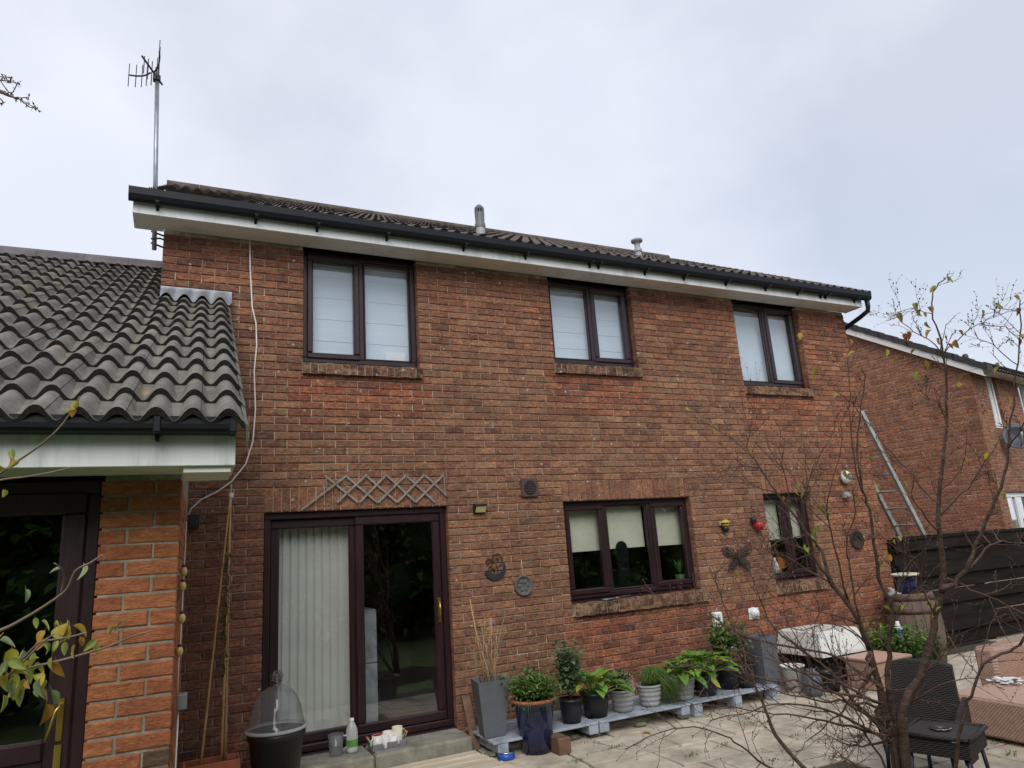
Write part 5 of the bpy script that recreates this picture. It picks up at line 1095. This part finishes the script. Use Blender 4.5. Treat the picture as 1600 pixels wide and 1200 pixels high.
# ------------------------------------------------------------------ rattan furniture
def rbox(m_, x0, x1, y0, y1, z0, z1, b=.025): m_.bbox(x0, x1, y0, y1, z0, z1, b)
t = thing('storage_box', 'small tan rattan storage box near the white tub', 'storage box', (7.33, -1.0, ZG)); b = MB(); rbox(b, 7.06, 7.6, -1.18, -.76, ZG, .17, .012); build(b, 'body', 'rattan_tan', t); b = MB(); rbox(b, 7.04, 7.62, -1.20, -.74, .171, .20, .008); build(b, 'lid', 'rattan_tan', t)
t = thing('rattan_sofa', 'tan woven rattan corner sofa on the paving', 'sofa', (6.8, -3.2, ZG)); b = MB(); rbox(b, 6.15, 8.0, -4.4, -2.55, ZG+.03, .2, .02); build(b, 'seat_base', 'rattan_tan', t)
b = MB(); rbox(b, 6.88, 8.1, -2.549, -2.36, ZG+.03, .47, .03); build(b, 'arm', 'rattan_tan', t)
b = MB(); rbox(b, 7.9, 8.1, -4.4, -2.55, .2, .55, .03); build(b, 'backrest', 'rattan_tan', t)
for x, y in ((6.2, -2.6), (6.2, -4.3), (7.95, -2.6), (7.95, -4.3)): b = MB(); b.bbox(x-.02, x+.02, y-.02, y+.02, ZG, ZG+.035, .003); build(b, 'foot', 'black_plastic', t)
q = GZ(1572, 1066, .205); b = MB()
for k in range(30): b.leaf(q+Vector((rnd.gauss(0, .05), rnd.gauss(0, .05), rnd.uniform(.0, .02))), Vector((rnd.gauss(0, 1), rnd.gauss(0, 1), .15)), Z, .08, .07, .15)
one(b, 'crumpled_tissue', 'paper_white', 'crumpled white tissue lying on the tan rattan sofa', 'tissue', q)
# dark rattan armchair turned to the left
ch = thing('dark_armchair', 'dark brown woven rattan armchair behind the bare sapling', 'chair', (5.10, -3.01, ZG)); ch.rotation_euler = (0, 0, 0)
CM = Matrix.Translation((5.10, -3.01, ZG-.035)) @ Matrix.Rotation(math.atan2(-.95, .31), 4, 'Z')   # local x = along the front, local y = back
def cb(x0, x1, y0, y1, z0, z1, b_, nm, mat='rattan_dark'): m_ = MB(); m_.bbox(x0, x1, y0, y1, z0, z1, b_, CM); build(m_, nm, mat, ch)
cb(-.22, .22, -.12, .20, .28, .34, .012, 'seat'); cb(-.21, .21, -.115, -.10, .2, .279, .004, 'apron')
m_ = MB(); m_.prism([CM @ Vector(v) for v in ((-.24, .16, .34), (.24, .16, .34), (.21, .26, .72), (.12, .275, .745), (-.12, .275, .745), (-.21, .26, .72))], CM.to_3x3() @ Vector((0, .035, .01))); build(m_, 'backrest', 'rattan_dark', ch)
for sx in (-1, 1):
    m_ = MB(); m_.prism([CM @ Vector(v) for v in ((sx*.245, .24, .12), (sx*.245, .02, .12), (sx*.245, -.06, .38), (sx*.245, .05, .46), (sx*.245, .25, .52))], CM.to_3x3() @ Vector((sx*.03, 0, 0))); build(m_, 'arm', 'rattan_dark', ch)
    for y in (-.1, .2): m_ = MB(); m_.tube([CM @ Vector((sx*.2, y, .3)), CM @ Vector((sx*.22, y*1.1, .035))], .014, 8); build(m_, 'leg', 'metal_dark', ch)
TM = Matrix.Translation((4.81, -3.38, ZG)) @ Matrix.Rotation(math.atan2(-.95, .31), 4, 'Z'); CMo = CM; CM = TM
ch = thing('side_table', 'small dark woven rattan side table in front of the armchair', 'table', (4.81, -3.38, ZG))
cb(-.18, .20, -.19, .19, .385, .405, .006, 'table_top')
for q0_, q1_ in (((-.19, -.2), (.21, -.2)), ((-.19, .2), (.21, .2)), ((-.19, -.2), (-.19, .2)), ((.21, -.2), (.21, .2))): m_ = MB(); m_.tube([TM @ Vector((q0_[0], q0_[1], .405)), TM @ Vector(((q0_[0]+q1_[0])/2, (q0_[1]+q1_[1])/2, .40)), TM @ Vector((q1_[0], q1_[1], .408))], .014, 7); build(m_, 'rim', 'rattan_dark', ch)
cb(-.18, .20, -.20, -.186, .29, .384, .004, 'apron'); cb(-.18, .20, .186, .20, .29, .384, .004, 'apron'); cb(.186, .20, -.185, .185, .29, .384, .004, 'apron'); cb(-.18, -.166, -.185, .185, .29, .384, .004, 'apron')
for x in (-.15, .17):
    for y in (-.16, .16): m_ = MB(); m_.tube([TM @ Vector((x, y, .3)), TM @ Vector((x*1.15, y*1.15, 0))], .013, 7); build(m_, 'leg', 'metal_dark', ch)
q = TM @ Vector((.0, 0, .4055)); b = MB(); b.lathe([(.001, .001), (.05, .001), (.065, .012), (.058, .012), (.001, .006)], q, 18); t = tag(build(b, 'ash_dish', 'chrome', None, q), 'shallow metal dish on the small dark side table', 'dish')
# dark planter on the patio edge (seen mirrored in the patio door)
lathe_pot('large_planter', 'large dark grey planter on the patio edge, mirrored in the door glass', Vector((2.75, -2.52, ZG)), .12, .16, .26, 'pot_slate')
# hand fork on kitchen sill
p = W(958, 942, -.03); t = thing('hand_fork', 'small hand fork with a dark handle lying on the kitchen window sill', 'garden fork', (4.62, -.02, 1.02)); x = GY(955, 938, -.02).x
for k in range(3): b = MB(); b.tube([(x+.06, -.02, 1.033), (x, -.035+k*.018, 1.03), (x-.1, -.04+k*.02, 1.03)], .005, 5); build(b, 'prong', 'metal_grey', t)
b = MB(); b.tube([(x+.06, -.02, 1.034), (x+.12, -.02, 1.036)], .006, 6); build(b, 'neck', 'metal_grey', t); b = MB(); b.tube([(x+.12, -.02, 1.038), (x+.2, -.02, 1.04), (x+.26, -.02, 1.038)], [.011, .013, .010], 8); build(b, 'handle', 'stove_dark', t)
# fallen leaf
q = GZ(1003, 1146, ZG+.004); b = MB(); b.leaf(q, Vector((.9, -.3, .1)), Z, .09, .05, .25, .3); one(b, 'fallen_leaf', 'leaf_birch', 'single yellow leaf lying on the paving', 'leaf', q)

# ------------------------------------------------------------------ bare multi-stemmed sapling in the foreground
rnd.seed(21)
base = GD(1408, 1215, 3.2); base.z = -.16
tree = thing('bare_sapling', 'bare multi stemmed sapling with reddish twigs and a few yellow leaves', 'tree', base)
TD = 3.2
def stem_pts(pl, d0, d1): return [GD(x, y, d0+(d1-d0)*(i/(len(pl)-1))) for i, (x, y) in enumerate(pl)]
def smooth(pts, k=3):
    out = []
    for i in range(len(pts)-1):
        p0, p1, p2, p3 = pts[max(i-1, 0)], pts[i], pts[i+1], pts[min(i+2, len(pts)-1)]
        for j in range(k):
            t = j/k; out.append(.5*((2*p1)+(p2-p0)*t+(2*p0-5*p1+4*p2-p3)*t*t+(3*p1-p0-3*p2+p3)*t**3))
    return out+[pts[-1]]
STEMS = [  # polyline in photograph pixels, depth at start, depth at end, half width px start, end
 ([(1404, 1210), (1395, 1150), (1385, 1130), (1376, 1077), (1359, 1018), (1343, 976), (1325, 941), (1301, 913), (1283, 862), (1262, 835), (1235, 800), (1212, 769), (1187, 731), (1167, 703), (1125, 675), (1114, 665)], 3.2, 3.45, 13, 1.6),
 ([(1402, 1170), (1400, 1130), (1390, 1090), (1388, 1046), (1390, 990), (1392, 948), (1374, 902), (1366, 850), (1356, 797), (1348, 768), (1343, 731), (1341, 676), (1345, 632), (1350, 596), (1347, 572)], 3.2, 3.0, 10, 1.5),
 ([(1412, 1160), (1409, 1102), (1434, 1067), (1451, 1018), (1462, 962), (1471, 920), (1474, 881), (1467, 832), (1467, 768), (1475, 713), (1480, 647), (1478, 596), (1473, 545), (1462, 508), (1456, 475), (1462, 449), (1478, 435)], 3.15, 2.9, 13.5, 1.3),
 ([(1470, 922), (1500, 903), (1515, 880), (1533, 834), (1555, 779), (1572, 724), (1579, 658), (1588, 585), (1594, 530), (1594, 468)], 3.05, 2.85, 8, 1.5),
 ([(1500, 903), (1532, 868), (1546, 853), (1567, 846), (1602, 850), (1650, 870)], 3.03, 3.2, 4, 2),
 ([(1483, 905), (1520, 920), (1560, 940), (1605, 962), (1660, 980)], 3.06, 2.8, 3, 1.5),
 ([(1490, 1215), (1497, 1165), (1507, 1112), (1521, 1077), (1539, 1037), (1577, 1018), (1602, 1000), (1640, 960)], 2.9, 2.7, 5, 3),
 ([(1310, 1240), (1252, 1196), (1212, 1148), (1196, 1108), (1184, 1076), (1166, 1036), (1156, 1000), (1140, 968), (1124, 924), (1112, 884)], 3.0, 3.2, 7, 1.5),
 ([(1394, 1150), (1336, 1100), (1304, 1056), (1280, 1036), (1236, 1004), (1200, 968), (1176, 904), (1150, 840)], 3.2, 3.3, 7, 1.3),
 ([(1390, 1160), (1320, 1120), (1270, 1104), (1212, 1100), (1156, 1116), (1110, 1126)], 3.2, 2.9, 4.5, 1.3),
 ([(1330, 1250), (1250, 1215), (1199, 1198), (1158, 1166), (1130, 1150), (1084, 1136), (1032, 1143), (977, 1171)], 3.0, 2.6, 4, 1.2),
 ([(1374, 1070), (1330, 1040), (1290, 1020), (1180, 1000), (1120, 968), (1090, 945), (1062, 938), (1035, 942)], 3.2, 3.5, 5, 1.3),
 ([(1468, 790), (1445, 768), (1416, 732), (1383, 695), (1362, 668), (1346, 652)], 3.0, 3.2, 3.5, 1.3),
 ([(1470, 806), (1504, 772), (1526, 743), (1545, 712), (1560, 690)], 2.95, 2.8, 3, 1),
 ([(1474, 552), (1490, 538), (1519, 512), (1544, 499), (1560, 478)], 2.92, 2.8, 1.8, .9),
 ([(1530, 508), (1556, 510), (1572, 512), (1592, 530)], 2.85, 2.86, 1.2, 1),
 ([(1480, 560), (1449, 530), (1420, 512), (1404, 497), (1386, 501)], 2.92, 2.8, 1.8, .8),
 ([(1456, 490), (1440, 486), (1427, 482), (1401, 488)], 2.9, 2.8, 1.2, .7),
 ([(1590, 570), (1560, 545), (1534, 532), (1522, 516)], 2.87, 2.75, 1.5, .8),
 ([(1576, 700), (1600, 660), (1640, 600)], 2.87, 2.7, 2.5, 1.5),
 ([(1359, 1018), (1340, 960), (1330, 900), (1322, 850), (1336, 800), (1332, 760)], 3.25, 3.1, 4, 1.2),
 ([(1325, 941), (1290, 900), (1262, 850), (1255, 800), (1262, 760), (1275, 720)], 3.35, 3.2, 4, 1.2),
 ([(1348, 770), (1335, 720), (1328, 660), (1326, 600), (1326, 556)], 3.05, 3.0, 3, 1),
 ([(1301, 913), (1260, 890), (1225, 868), (1200, 860), (1190, 830)], 3.37, 3.5, 3.2, 1),
 ([(1462, 962), (1445, 935), (1432, 880), (1420, 868), (1398, 855), (1370, 830)], 3.1, 3.0, 2.5, 1),
 ([(1467, 832), (1440, 800), (1425, 770), (1430, 730)], 3.0, 2.9, 2.5, 1),
 ([(1434, 1067), (1450, 1042), (1470, 1028), (1480, 1012), (1490, 985)], 3.12, 3.0, 2.6, 1),
 ([(1480, 647), (1462, 628), (1445, 618), (1432, 604)], 2.95, 2.9, 1.6, .8),
 ([(1301, 913), (1280, 880), (1240, 850), (1195, 838)], 3.37, 3.5, 2.4, .8), ([(1262, 835), (1225, 842), (1190, 870), (1160, 880)], 3.4, 3.3, 2.2, .8), ([(1283, 862), (1250, 872), (1215, 900), (1185, 905)], 3.38, 3.5, 2.2, .8),
 ([(1235, 800), (1230, 760), (1222, 725), (1226, 690), (1215, 665)], 3.4, 3.3, 2.2, .8), ([(1212, 769), (1180, 760), (1150, 742), (1120, 738)], 3.42, 3.5, 2, .8), ([(1187, 731), (1150, 728), (1110, 745), (1082, 768)], 3.44, 3.4, 1.9, .8), ([(1167, 703), (1172, 670), (1182, 640)], 3.44, 3.4, 1.6, .8),
 ([(1343, 976), (1300, 960), (1260, 950), (1225, 925), (1205, 890)], 3.3, 3.2, 2.6, .8), ([(1325, 941), (1303, 850), (1292, 800), (1300, 750), (1315, 700), (1312, 660)], 3.33, 3.2, 3, .9), ([(1359, 1018), (1330, 985), (1290, 975), (1255, 985), (1225, 975)], 3.26, 3.1, 2.6, .9),
 ([(1390, 990), (1405, 950), (1425, 925), (1450, 915)], 3.12, 3.0, 2.2, .8), ([(1392, 948), (1410, 905), (1412, 870), (1400, 830)], 3.1, 3.05, 2.2, .8), ([(1467, 768), (1500, 735), (1510, 700), (1505, 660)], 2.98, 2.9, 2, .8),
 ([(1385, 1130), (1420, 1100), (1445, 1085), (1480, 1066), (1530, 1060), (1570, 1078)], 3.2, 2.9, 3.5, 1),
]
LEAFP = []
pxm = lambda t: t/FPX
def twigs(mb, pts, rad, n, L0, L1, depth=1, outward=None):
    for _ in range(n):
        i = rnd.randrange(max(1, len(pts)//4), len(pts)-1); p = pts[i].lerp(pts[i+1], rnd.random()); t = (pts[min(i+1, len(pts)-1)]-pts[i]).normalized()
        s = t.orthogonal().normalized(); s.rotate(Matrix.Rotation(rnd.random()*6.28, 3, t)); d = (t*rnd.uniform(.5, 1.1)+s*rnd.uniform(.5, 1.0)+Z*rnd.uniform(-.05, .35)).normalized(); L_ = rnd.uniform(L0, L1); r_ = min(rad[i]*.6, rnd.uniform(.0018, .0032)); q = [p]; k = 4
        for j in range(k):
            d = (d+Vector((rnd.gauss(0, .16), rnd.gauss(0, .16), rnd.gauss(.05, .13)))).normalized(); q.append(q[-1]+d*(L_/k))
        mb.tube(q, [r_*(1-.15*j) for j in range(k+1)], 4, False)
        # buds along the twig
        for j in range(1, k+1): mb.small_leaf(q[j], (d+Vector((rnd.gauss(0, .6), rnd.gauss(0, .6), rnd.gauss(0, .6)))), Z, .012, .006)
        if rnd.random() < .18: LEAFP.append(q[-1])
        if depth: twigs(mb, q, [r_]*len(q), rnd.choice((1, 2, 2, 3)), L_*.3, L_*.65, depth-1)
tw_ = MB()
for si, (pl, d0, d1, w0, w1) in enumerate(STEMS):
    pts = smooth(stem_pts(pl, d0, d1)); n = len(pts)
    for i in range(1, n-1): pts[i] = pts[i]+Vector((rnd.gauss(0, .0025), rnd.gauss(0, .004), rnd.gauss(0, .0025)))
    rad = [pxm(d0)*.56*(w1+(w0-w1)*(1-i/(n-1))**1.7)*rnd.uniform(.93, 1.07) for i in range(n)]
    if pl[0][1] > 1140 and w0 > 6:
        foot = Vector((base.x+rnd.uniform(-.06, .06), base.y+rnd.uniform(-.05, .05), -.17)); pts = [foot, foot.lerp(pts[0], .5)+Vector((0, 0, .0))]+pts; rad = [rad[0]*1.25, rad[0]*1.08]+rad
    elif pl[0][1] > 1190:
        foot = Vector((base.x, base.y, -.1)); pts = [foot]+pts; rad = [rad[0]*1.1]+rad
    b = MB(); b.tube(pts, rad, 10 if w0 > 9 else 6); build(b, 'trunk' if w0 > 9 else 'branch', 'bark' if w0 > 3.6 else 'twig', tree)
    dens = 8 if pl[0][1] > 900 else 3
    if pl[-1][0] < 1300: dens = 11
    up_ = pl[-1][1] < 640
    twigs(tw_, pts, rad, dens+(4 if up_ else 0), .06 if up_ else .10, .17 if up_ else .30, 1)
# low whippy shoots sweeping left from the base
for k in range(14):
    x1, y1 = rnd.uniform(1040, 1350), rnd.uniform(960, 1195); (xs, ys), d1_ = rnd.choice(((1395, 1150), (1385, 1130), (1380, 1100), (1376, 1077), (1367, 1045), (1402, 1200), (1406, 1225), (1408, 1250), (1359, 1018))), 0; d1 = rnd.uniform(2.6, 3.6); sg = rnd.uniform(-14, 22)
    pl = [(xs+(x1-xs)*f, ys+(y1-ys)*f+sg*math.sin(math.pi*f)) for f in (0, .2, .4, .6, .8, 1)]
    pts = smooth(stem_pts(pl, 3.2, d1)); n = len(pts)
    for i in range(1, n): pts[i] = pts[i]+Vector((rnd.gauss(0, .006), rnd.gauss(0, .006), rnd.gauss(0, .006)))
    rad = [.006*(1-i/(n-1))**1.3+.0015 for i in range(n)]; b = MB(); b.tube(pts, rad, 5); build(b, 'branch', 'twig', tree); twigs(tw_, pts, rad, 9, .08, .26, 1)
build(tw_, 'twigs', 'twig', tree, None, 'stuff')
# leaves left on the sapling
def fine_leaf(Wd, bend, fold):
    b = MB(); N = 8; row = []
    for i in range(N+1):
        t = i/N; hw = Wd*.5*math.sin(math.pi*min(1, t**.8))**.75*(1-.12*t) if 0 < i < N else .0; zc = -bend*t*t; row.append([(t, -hw, zc+fold*hw), (t, -hw*.5, zc+fold*hw*.3), (t, 0, zc), (t, hw*.5, zc+fold*hw*.3), (t, hw, zc+fold*hw)])
    b.add(sum(row, []), [(i*5+j, i*5+j+1, i*5+5+j+1, i*5+5+j) for i in range(N) for j in range(4)], True); b.add([(-.3, 0, .03), (0, .012, 0), (0, -.012, 0)], [(0, 1, 2)])
    return b
lm_y = fine_leaf(.72, .3, .5).mesh('leaf'); lm_y.materials.append(MATS['leaf_birch'])
lm_g = fine_leaf(.5, .25, .7).mesh('leaf'); lm_g.materials.append(MATS['leaf_lime'])
lm_r = fine_leaf(.6, .55, 1.).mesh('leaf'); lm_r.materials.append(MATS['leaf_autumn'])
def put_leaf(p, me, s, parent=tree):
    o = link('leaf', me, None, parent, p-OFF[parent.name]); o.scale = (s, s, s); o.rotation_euler = (rnd.uniform(-1.2, 1.2), rnd.uniform(.2, 1.6), rnd.random()*6.28)
LP = [((1478, 434), 'g'), ((1462, 446), 'g'), ((1428, 474), 'r'), ((1401, 490), 'r'), ((1436, 484), 'g'), ((1445, 487), 'g'), ((1449, 480), 'r'), ((1432, 492), 'g'), ((1448, 502), 'r'), ((1455, 516), 'r'), ((1416, 518), 'r'), ((1412, 521), 'r'), ((1468, 528), 'r'), ((1492, 531), 'y'), ((1497, 517), 'r'), ((1482, 537), 'g'), ((1535, 484), 'g'), ((1552, 475), 'g'), ((1540, 492), 'r'), ((1585, 462), 'r'), ((1589, 481), 'r'), ((1590, 524), 'y'), ((1592, 530), 'r'), ((1430, 546), 'y'), ((1385, 546), 'y'), ((1328, 530), 'y'), ((1336, 549), 'y'), ((1403, 556), 'y'), ((1444, 563), 'y'), ((1555, 568), 'y'), ((1560, 573), 'y'), ((1434, 580), 'y'), ((1250, 520), 'y'), ((1300, 550), 'y'), ((1276, 577), 'y'), ((1270, 588), 'y'), ((1507, 711), 'y'), ((1545, 708), 'y'), ((1442, 705), 'y'), ((1576, 620), 'y'), ((1374, 755), 'g'), ((1330, 741), 'y'), ((1412, 752), 'y'), ((1568, 770), 'g'), ((1398, 842), 'y'), ((1402, 838), 'y'), ((1388, 866), 'y'), ((1252, 755), 'g'), ((1258, 768), 'g'), ((1244, 764), 'y'), ((1262, 790), 'y'), ((1270, 825), 'g'), ((1263, 838), 'g'), ((1278, 822), 'g'), ((1264, 855), 'g'), ((1285, 790), 'g'), ((1290, 800), 'g'), ((1282, 772), 'g'), ((1222, 775), 'r'), ((1235, 782), 'r'), ((1112, 671), 'y'), ((1100, 700), 'y'), ((1270, 848), 'g'), ((1258, 850), 'g'), ((1320, 735), 'y'), ((1437, 925), 'y'), ((1450, 940), 'y'), ((1380, 930), 'y'), ((1456, 955), 'y'), ((1190, 1080), 'y'), ((1150, 895), 'y')]
allp = []
for (pl, d0, d1, w0, w1) in STEMS:
    for i, (x, y) in enumerate(pl): allp.append((x, y, d0+(d1-d0)*i/(len(pl)-1)))
for (x, y), k in LP:
    d = min(allp, key=lambda a: (a[0]-x)**2+(a[1]-y)**2)[2]; put_leaf(GD(x, y, d), {'y': lm_y, 'g': lm_g, 'r': lm_r}[k], rnd.uniform(.024, .042))
for p in LEAFP[:22]: put_leaf(p, rnd.choice((lm_y, lm_y, lm_r, lm_g)), rnd.uniform(.018, .034))

# ------------------------------------------------------------------ shrub reaching in from the left, and an overhanging branch
rnd.seed(5)
sb_ = Vector((-.85, -5.35, -.15)); shrub = thing('leafy_shrub', 'shrub with yellowing leaves reaching in front of the extension door', 'shrub', sb_)
SH = [([(-140, 1020), (-60, 1000), (0, 985), (40, 965), (80, 940), (105, 920), (118, 892), (140, 880), (160, 867)], 1.25, 3.2, 1.2), ([(95, 928), (100, 905), (97, 890), (85, 880)], 1.25, 1.6, 1), ([(0, 1060), (40, 1045), (90, 1033), (130, 1022), (170, 1010), (205, 995), (240, 985)], 1.2, 2.2, 1),
      ([(30, 1035), (60, 1005), (80, 1000), (110, 995), (135, 988)], 1.2, 1.8, 1), ([(-60, 790), (0, 740), (40, 712), (70, 690), (100, 660), (125, 620)], 1.3, 2.5, 1.2), ([(-60, 765), (0, 750), (40, 745), (80, 738), (112, 730)], 1.25, 2, .8), ([(-100, 1100), (-20, 1075), (20, 1050), (60, 1010), (85, 990)], 1.2, 3, 1.2)]
for pl, d, w0, w1 in SH:
    pts = smooth(stem_pts(pl, d, d-.05)); n = len(pts)
    if pl[0][0] < -50: pts = [sb_, sb_.lerp(pts[0], .5)+Vector((-.05, 0, .1))]+pts; n += 2
    b = MB(); b.tube(pts, [pxm(d)*(w0+(w1-w0)*i/(n-1)) for i in range(n)], 6); build(b, 'branch', 'twig_light', shrub)
lm_l = lm_g
SL = [((40, 920), 'p', .05), ((95, 888), 'p', .035), ((130, 880), 'p', .06), ((70, 985), 'y', .045), ((65, 970), 'g', .05), ((55, 965), 'g', .04), ((85, 975), 'y', .05), ((105, 968), 'g', .045), ((118, 1008), 'y', .05), ((125, 995), 'r', .035), ((145, 1005), 'g', .05), ((150, 1000), 'g', .05), ((175, 978), 'g', .04), ((195, 970), 'g', .05), ((50, 1018), 'g', .055), ((30, 1040), 'g', .06), ((20, 1050), 'g', .06), ((45, 1060), 'g', .055), ((30, 1070), 'y', .06), ((60, 1075), 'g', .05), ((15, 1068), 'g', .06), ((5, 1030), 'g', .05), ((40, 1030), 'y', .04), ((0, 1000), 'p', .06), ((10, 1020), 'r', .05), ((112, 636), 'y', .04), ((122, 628), 'y', .035), ((118, 640), 'r', .03), ((15, 715), 'r', .045), ((5, 730), 'y', .05), ((30, 720), 'g', .04), ((20, 700), 'g', .05), ((8, 765), 'y', .03), ((55, 1040), 'g', .05), ((70, 1062), 'g', .06), ((5, 1085), 'g', .06), ((75, 995), 'g', .045)]
lm_p = fine_leaf(.4, .4, 1.4).mesh('leaf'); lm_p.materials.append(MATS['leaf_pale'])
for (x, y), k, s in SL: put_leaf(GD(x, y, 1.2+rnd.uniform(-.04, .04)), {'y': lm_y, 'g': lm_g, 'r': lm_r, 'p': lm_p}[k], s*.48, shrub)
for k in range(34):
    x, y = rnd.choice(((25, 1045), (60, 1030), (20, 1070), (80, 985), (105, 1000), (5, 1010), (45, 1065))); put_leaf(GD(x+rnd.gauss(0, 16), y+rnd.gauss(0, 14), 1.2+rnd.uniform(-.05, .05)), rnd.choice((lm_g, lm_g, lm_y, lm_p, lm_r)), rnd.uniform(.018, .034), shrub)
ov = thing('overhanging_tree', 'tree outside the picture whose bare twigs reach into the sky', 'tree', (-3.6, -4.6, -.15))
tb = Vector((-3.6, -4.6, -.15)); b = MB(); c1 = Vector((-3.4, -4.4, 2.6)); b.tube([tb, tb.lerp(c1, .5)+Vector((.1, 0, 0)), c1], [.12, .10, .07], 10); build(b, 'trunk', 'bark', ov)
tw2 = MB()
for pl in ([(-160, 90), (-60, 115), (0, 125), (15, 127), (30, 132)], [(-100, 120), (-10, 140), (15, 150), (30, 155), (45, 163), (60, 172)], [(-60, 115), (-5, 150), (5, 160)], [(0, 125), (12, 142), (20, 144), (28, 128)], [(15, 150), (25, 153), (45, 152)], [(30, 155), (48, 168), (55, 165)], [(-20, 118), (5, 120), (18, 122), (12, 130)]):
    pts = smooth(stem_pts(pl, 3.9, 3.9))
    if pl[0][0] < -90: pts = [c1, c1.lerp(pts[0], .6)+Vector((0, 0, .15))]+pts
    n = len(pts); b = MB(); b.tube(pts, [max(.0022, .03*(1-i/(n-1))**2.2) if len(pl) > 4 else .0028 for i in range(n)], 5); build(b, 'branch', 'twig', ov)
    for i in range(3, n): 
        for _ in range(2): tw2.small_leaf(pts[i], Vector((rnd.gauss(0, 1), rnd.gauss(0, 1), rnd.gauss(0, 1))), Z, rnd.uniform(.012, .032), .010)
build(tw2, 'buds', 'twig', ov, None, 'stuff')

# ------------------------------------------------------------------ garden hedge behind the camera (mirrored in the glass)
rnd.seed(9)
def hedge_bush(cx, cy, h, r_, name, label, n=6500):
    t = thing(name, label, 'tree', (cx, cy, -.15)); b = MB(); b.tube([(cx, cy, -.15), (cx+.1, cy, h*.4), (cx, cy+.05, h*.8)], [.12, .09, .03], 8); build(b, 'trunk', 'bark', t); f = MB()
    lobes = [(cx+rnd.gauss(0, r_*.45), cy+rnd.gauss(0, r_*.3), rnd.uniform(.05, .95)*h, r_*rnd.uniform(.4, .65)) for _ in range(24)]
    for _ in range(n):
        lx, ly, lz, lr = rnd.choice(lobes); d = rv(.1); q = Vector((lx, ly, lz))+d*lr*rnd.uniform(.3, 1.05)
        if q.z < -.1: q.z = rnd.uniform(-.1, .3)
        f.small_leaf(q, rv(.2), Z, rnd.uniform(.11, .24), .14)
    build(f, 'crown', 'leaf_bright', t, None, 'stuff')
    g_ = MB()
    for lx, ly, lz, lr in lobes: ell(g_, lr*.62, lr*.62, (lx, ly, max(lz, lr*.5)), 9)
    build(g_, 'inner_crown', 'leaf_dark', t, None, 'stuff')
for i, (cx, cy, h, r_, lab) in enumerate(((3.6, -9.4, 4.4, 1.6, 'dark bushy evergreen mirrored in the sliding door pane'), (5.6, -9.0, 3.9, 1.6, 'dark evergreen beside the one mirrored in the sliding door'), (7.8, -8.6, 3.6, 1.6, 'broad dark evergreen mirrored in the kitchen window'), (10.2, -8.4, 3.9, 1.7, 'dark evergreen facing the kitchen window from the far hedge'), (12.8, -8.2, 3.8, 1.8, 'tall dark evergreen mirrored in the small narrow window'), (15.4, -7.4, 4.4, 1.8, 'last dark evergreen of the hedge by the neighbour'), (1.4, -10.8, 4.0, 1.6, 'dark evergreen directly across the lawn from the patio door'), (-1.2, -11.0, 4.4, 1.7, 'dark evergreen across the lawn from the extension door'), (-3.8, -11.2, 4.0, 1.7, 'dark evergreen mirrored in the extension door pane'), (-6.4, -10.8, 4.4, 1.7, 'outermost dark evergreen beyond the extension'), (4.6, -10.6, 5.0, 1.7, 'taller evergreen behind the one mirrored in the sliding door'), (6.8, -10.2, 4.6, 1.7, 'taller evergreen behind the broad one mirrored in the kitchen window'), (9.0, -10.0, 4.6, 1.7, 'evergreen in the back row facing the kitchen window'), (2.4, -10.0, 4.6, 1.6, 'evergreen filling the gap across the lawn from the patio door'), (-2.5, -12.4, 5.0, 1.8, 'back row evergreen mirrored in the extension door'))): hedge_bush(cx, cy, h, r_, 'evergreen_tree', lab)

# weeds and moss in the paving joints
wd_ = MB(); rnd.seed(3)
for px, py in ((1205, 1190), (1040, 1118), (960, 1168), (1180, 1130), (1080, 1180), (1330, 1110), (1400, 1090), (1560, 1160), (1480, 1150), (900, 1190), (1130, 1165), (1245, 1150), (1580, 1180), (1300, 1185)):
    c_ = GZ(px, py, ZG)
    for k in range(26): wd_.small_leaf(c_+Vector((rnd.gauss(0, .05), rnd.gauss(0, .02), 0)), rv(.8), Z, rnd.uniform(.012, .035), .01)
w_ = build(wd_, 'joint_weeds', 'leaf_mid', None, GZ(1205, 1190, ZG), 'stuff'); tag(w_, 'small weeds and moss growing in the paving joints', 'weeds')
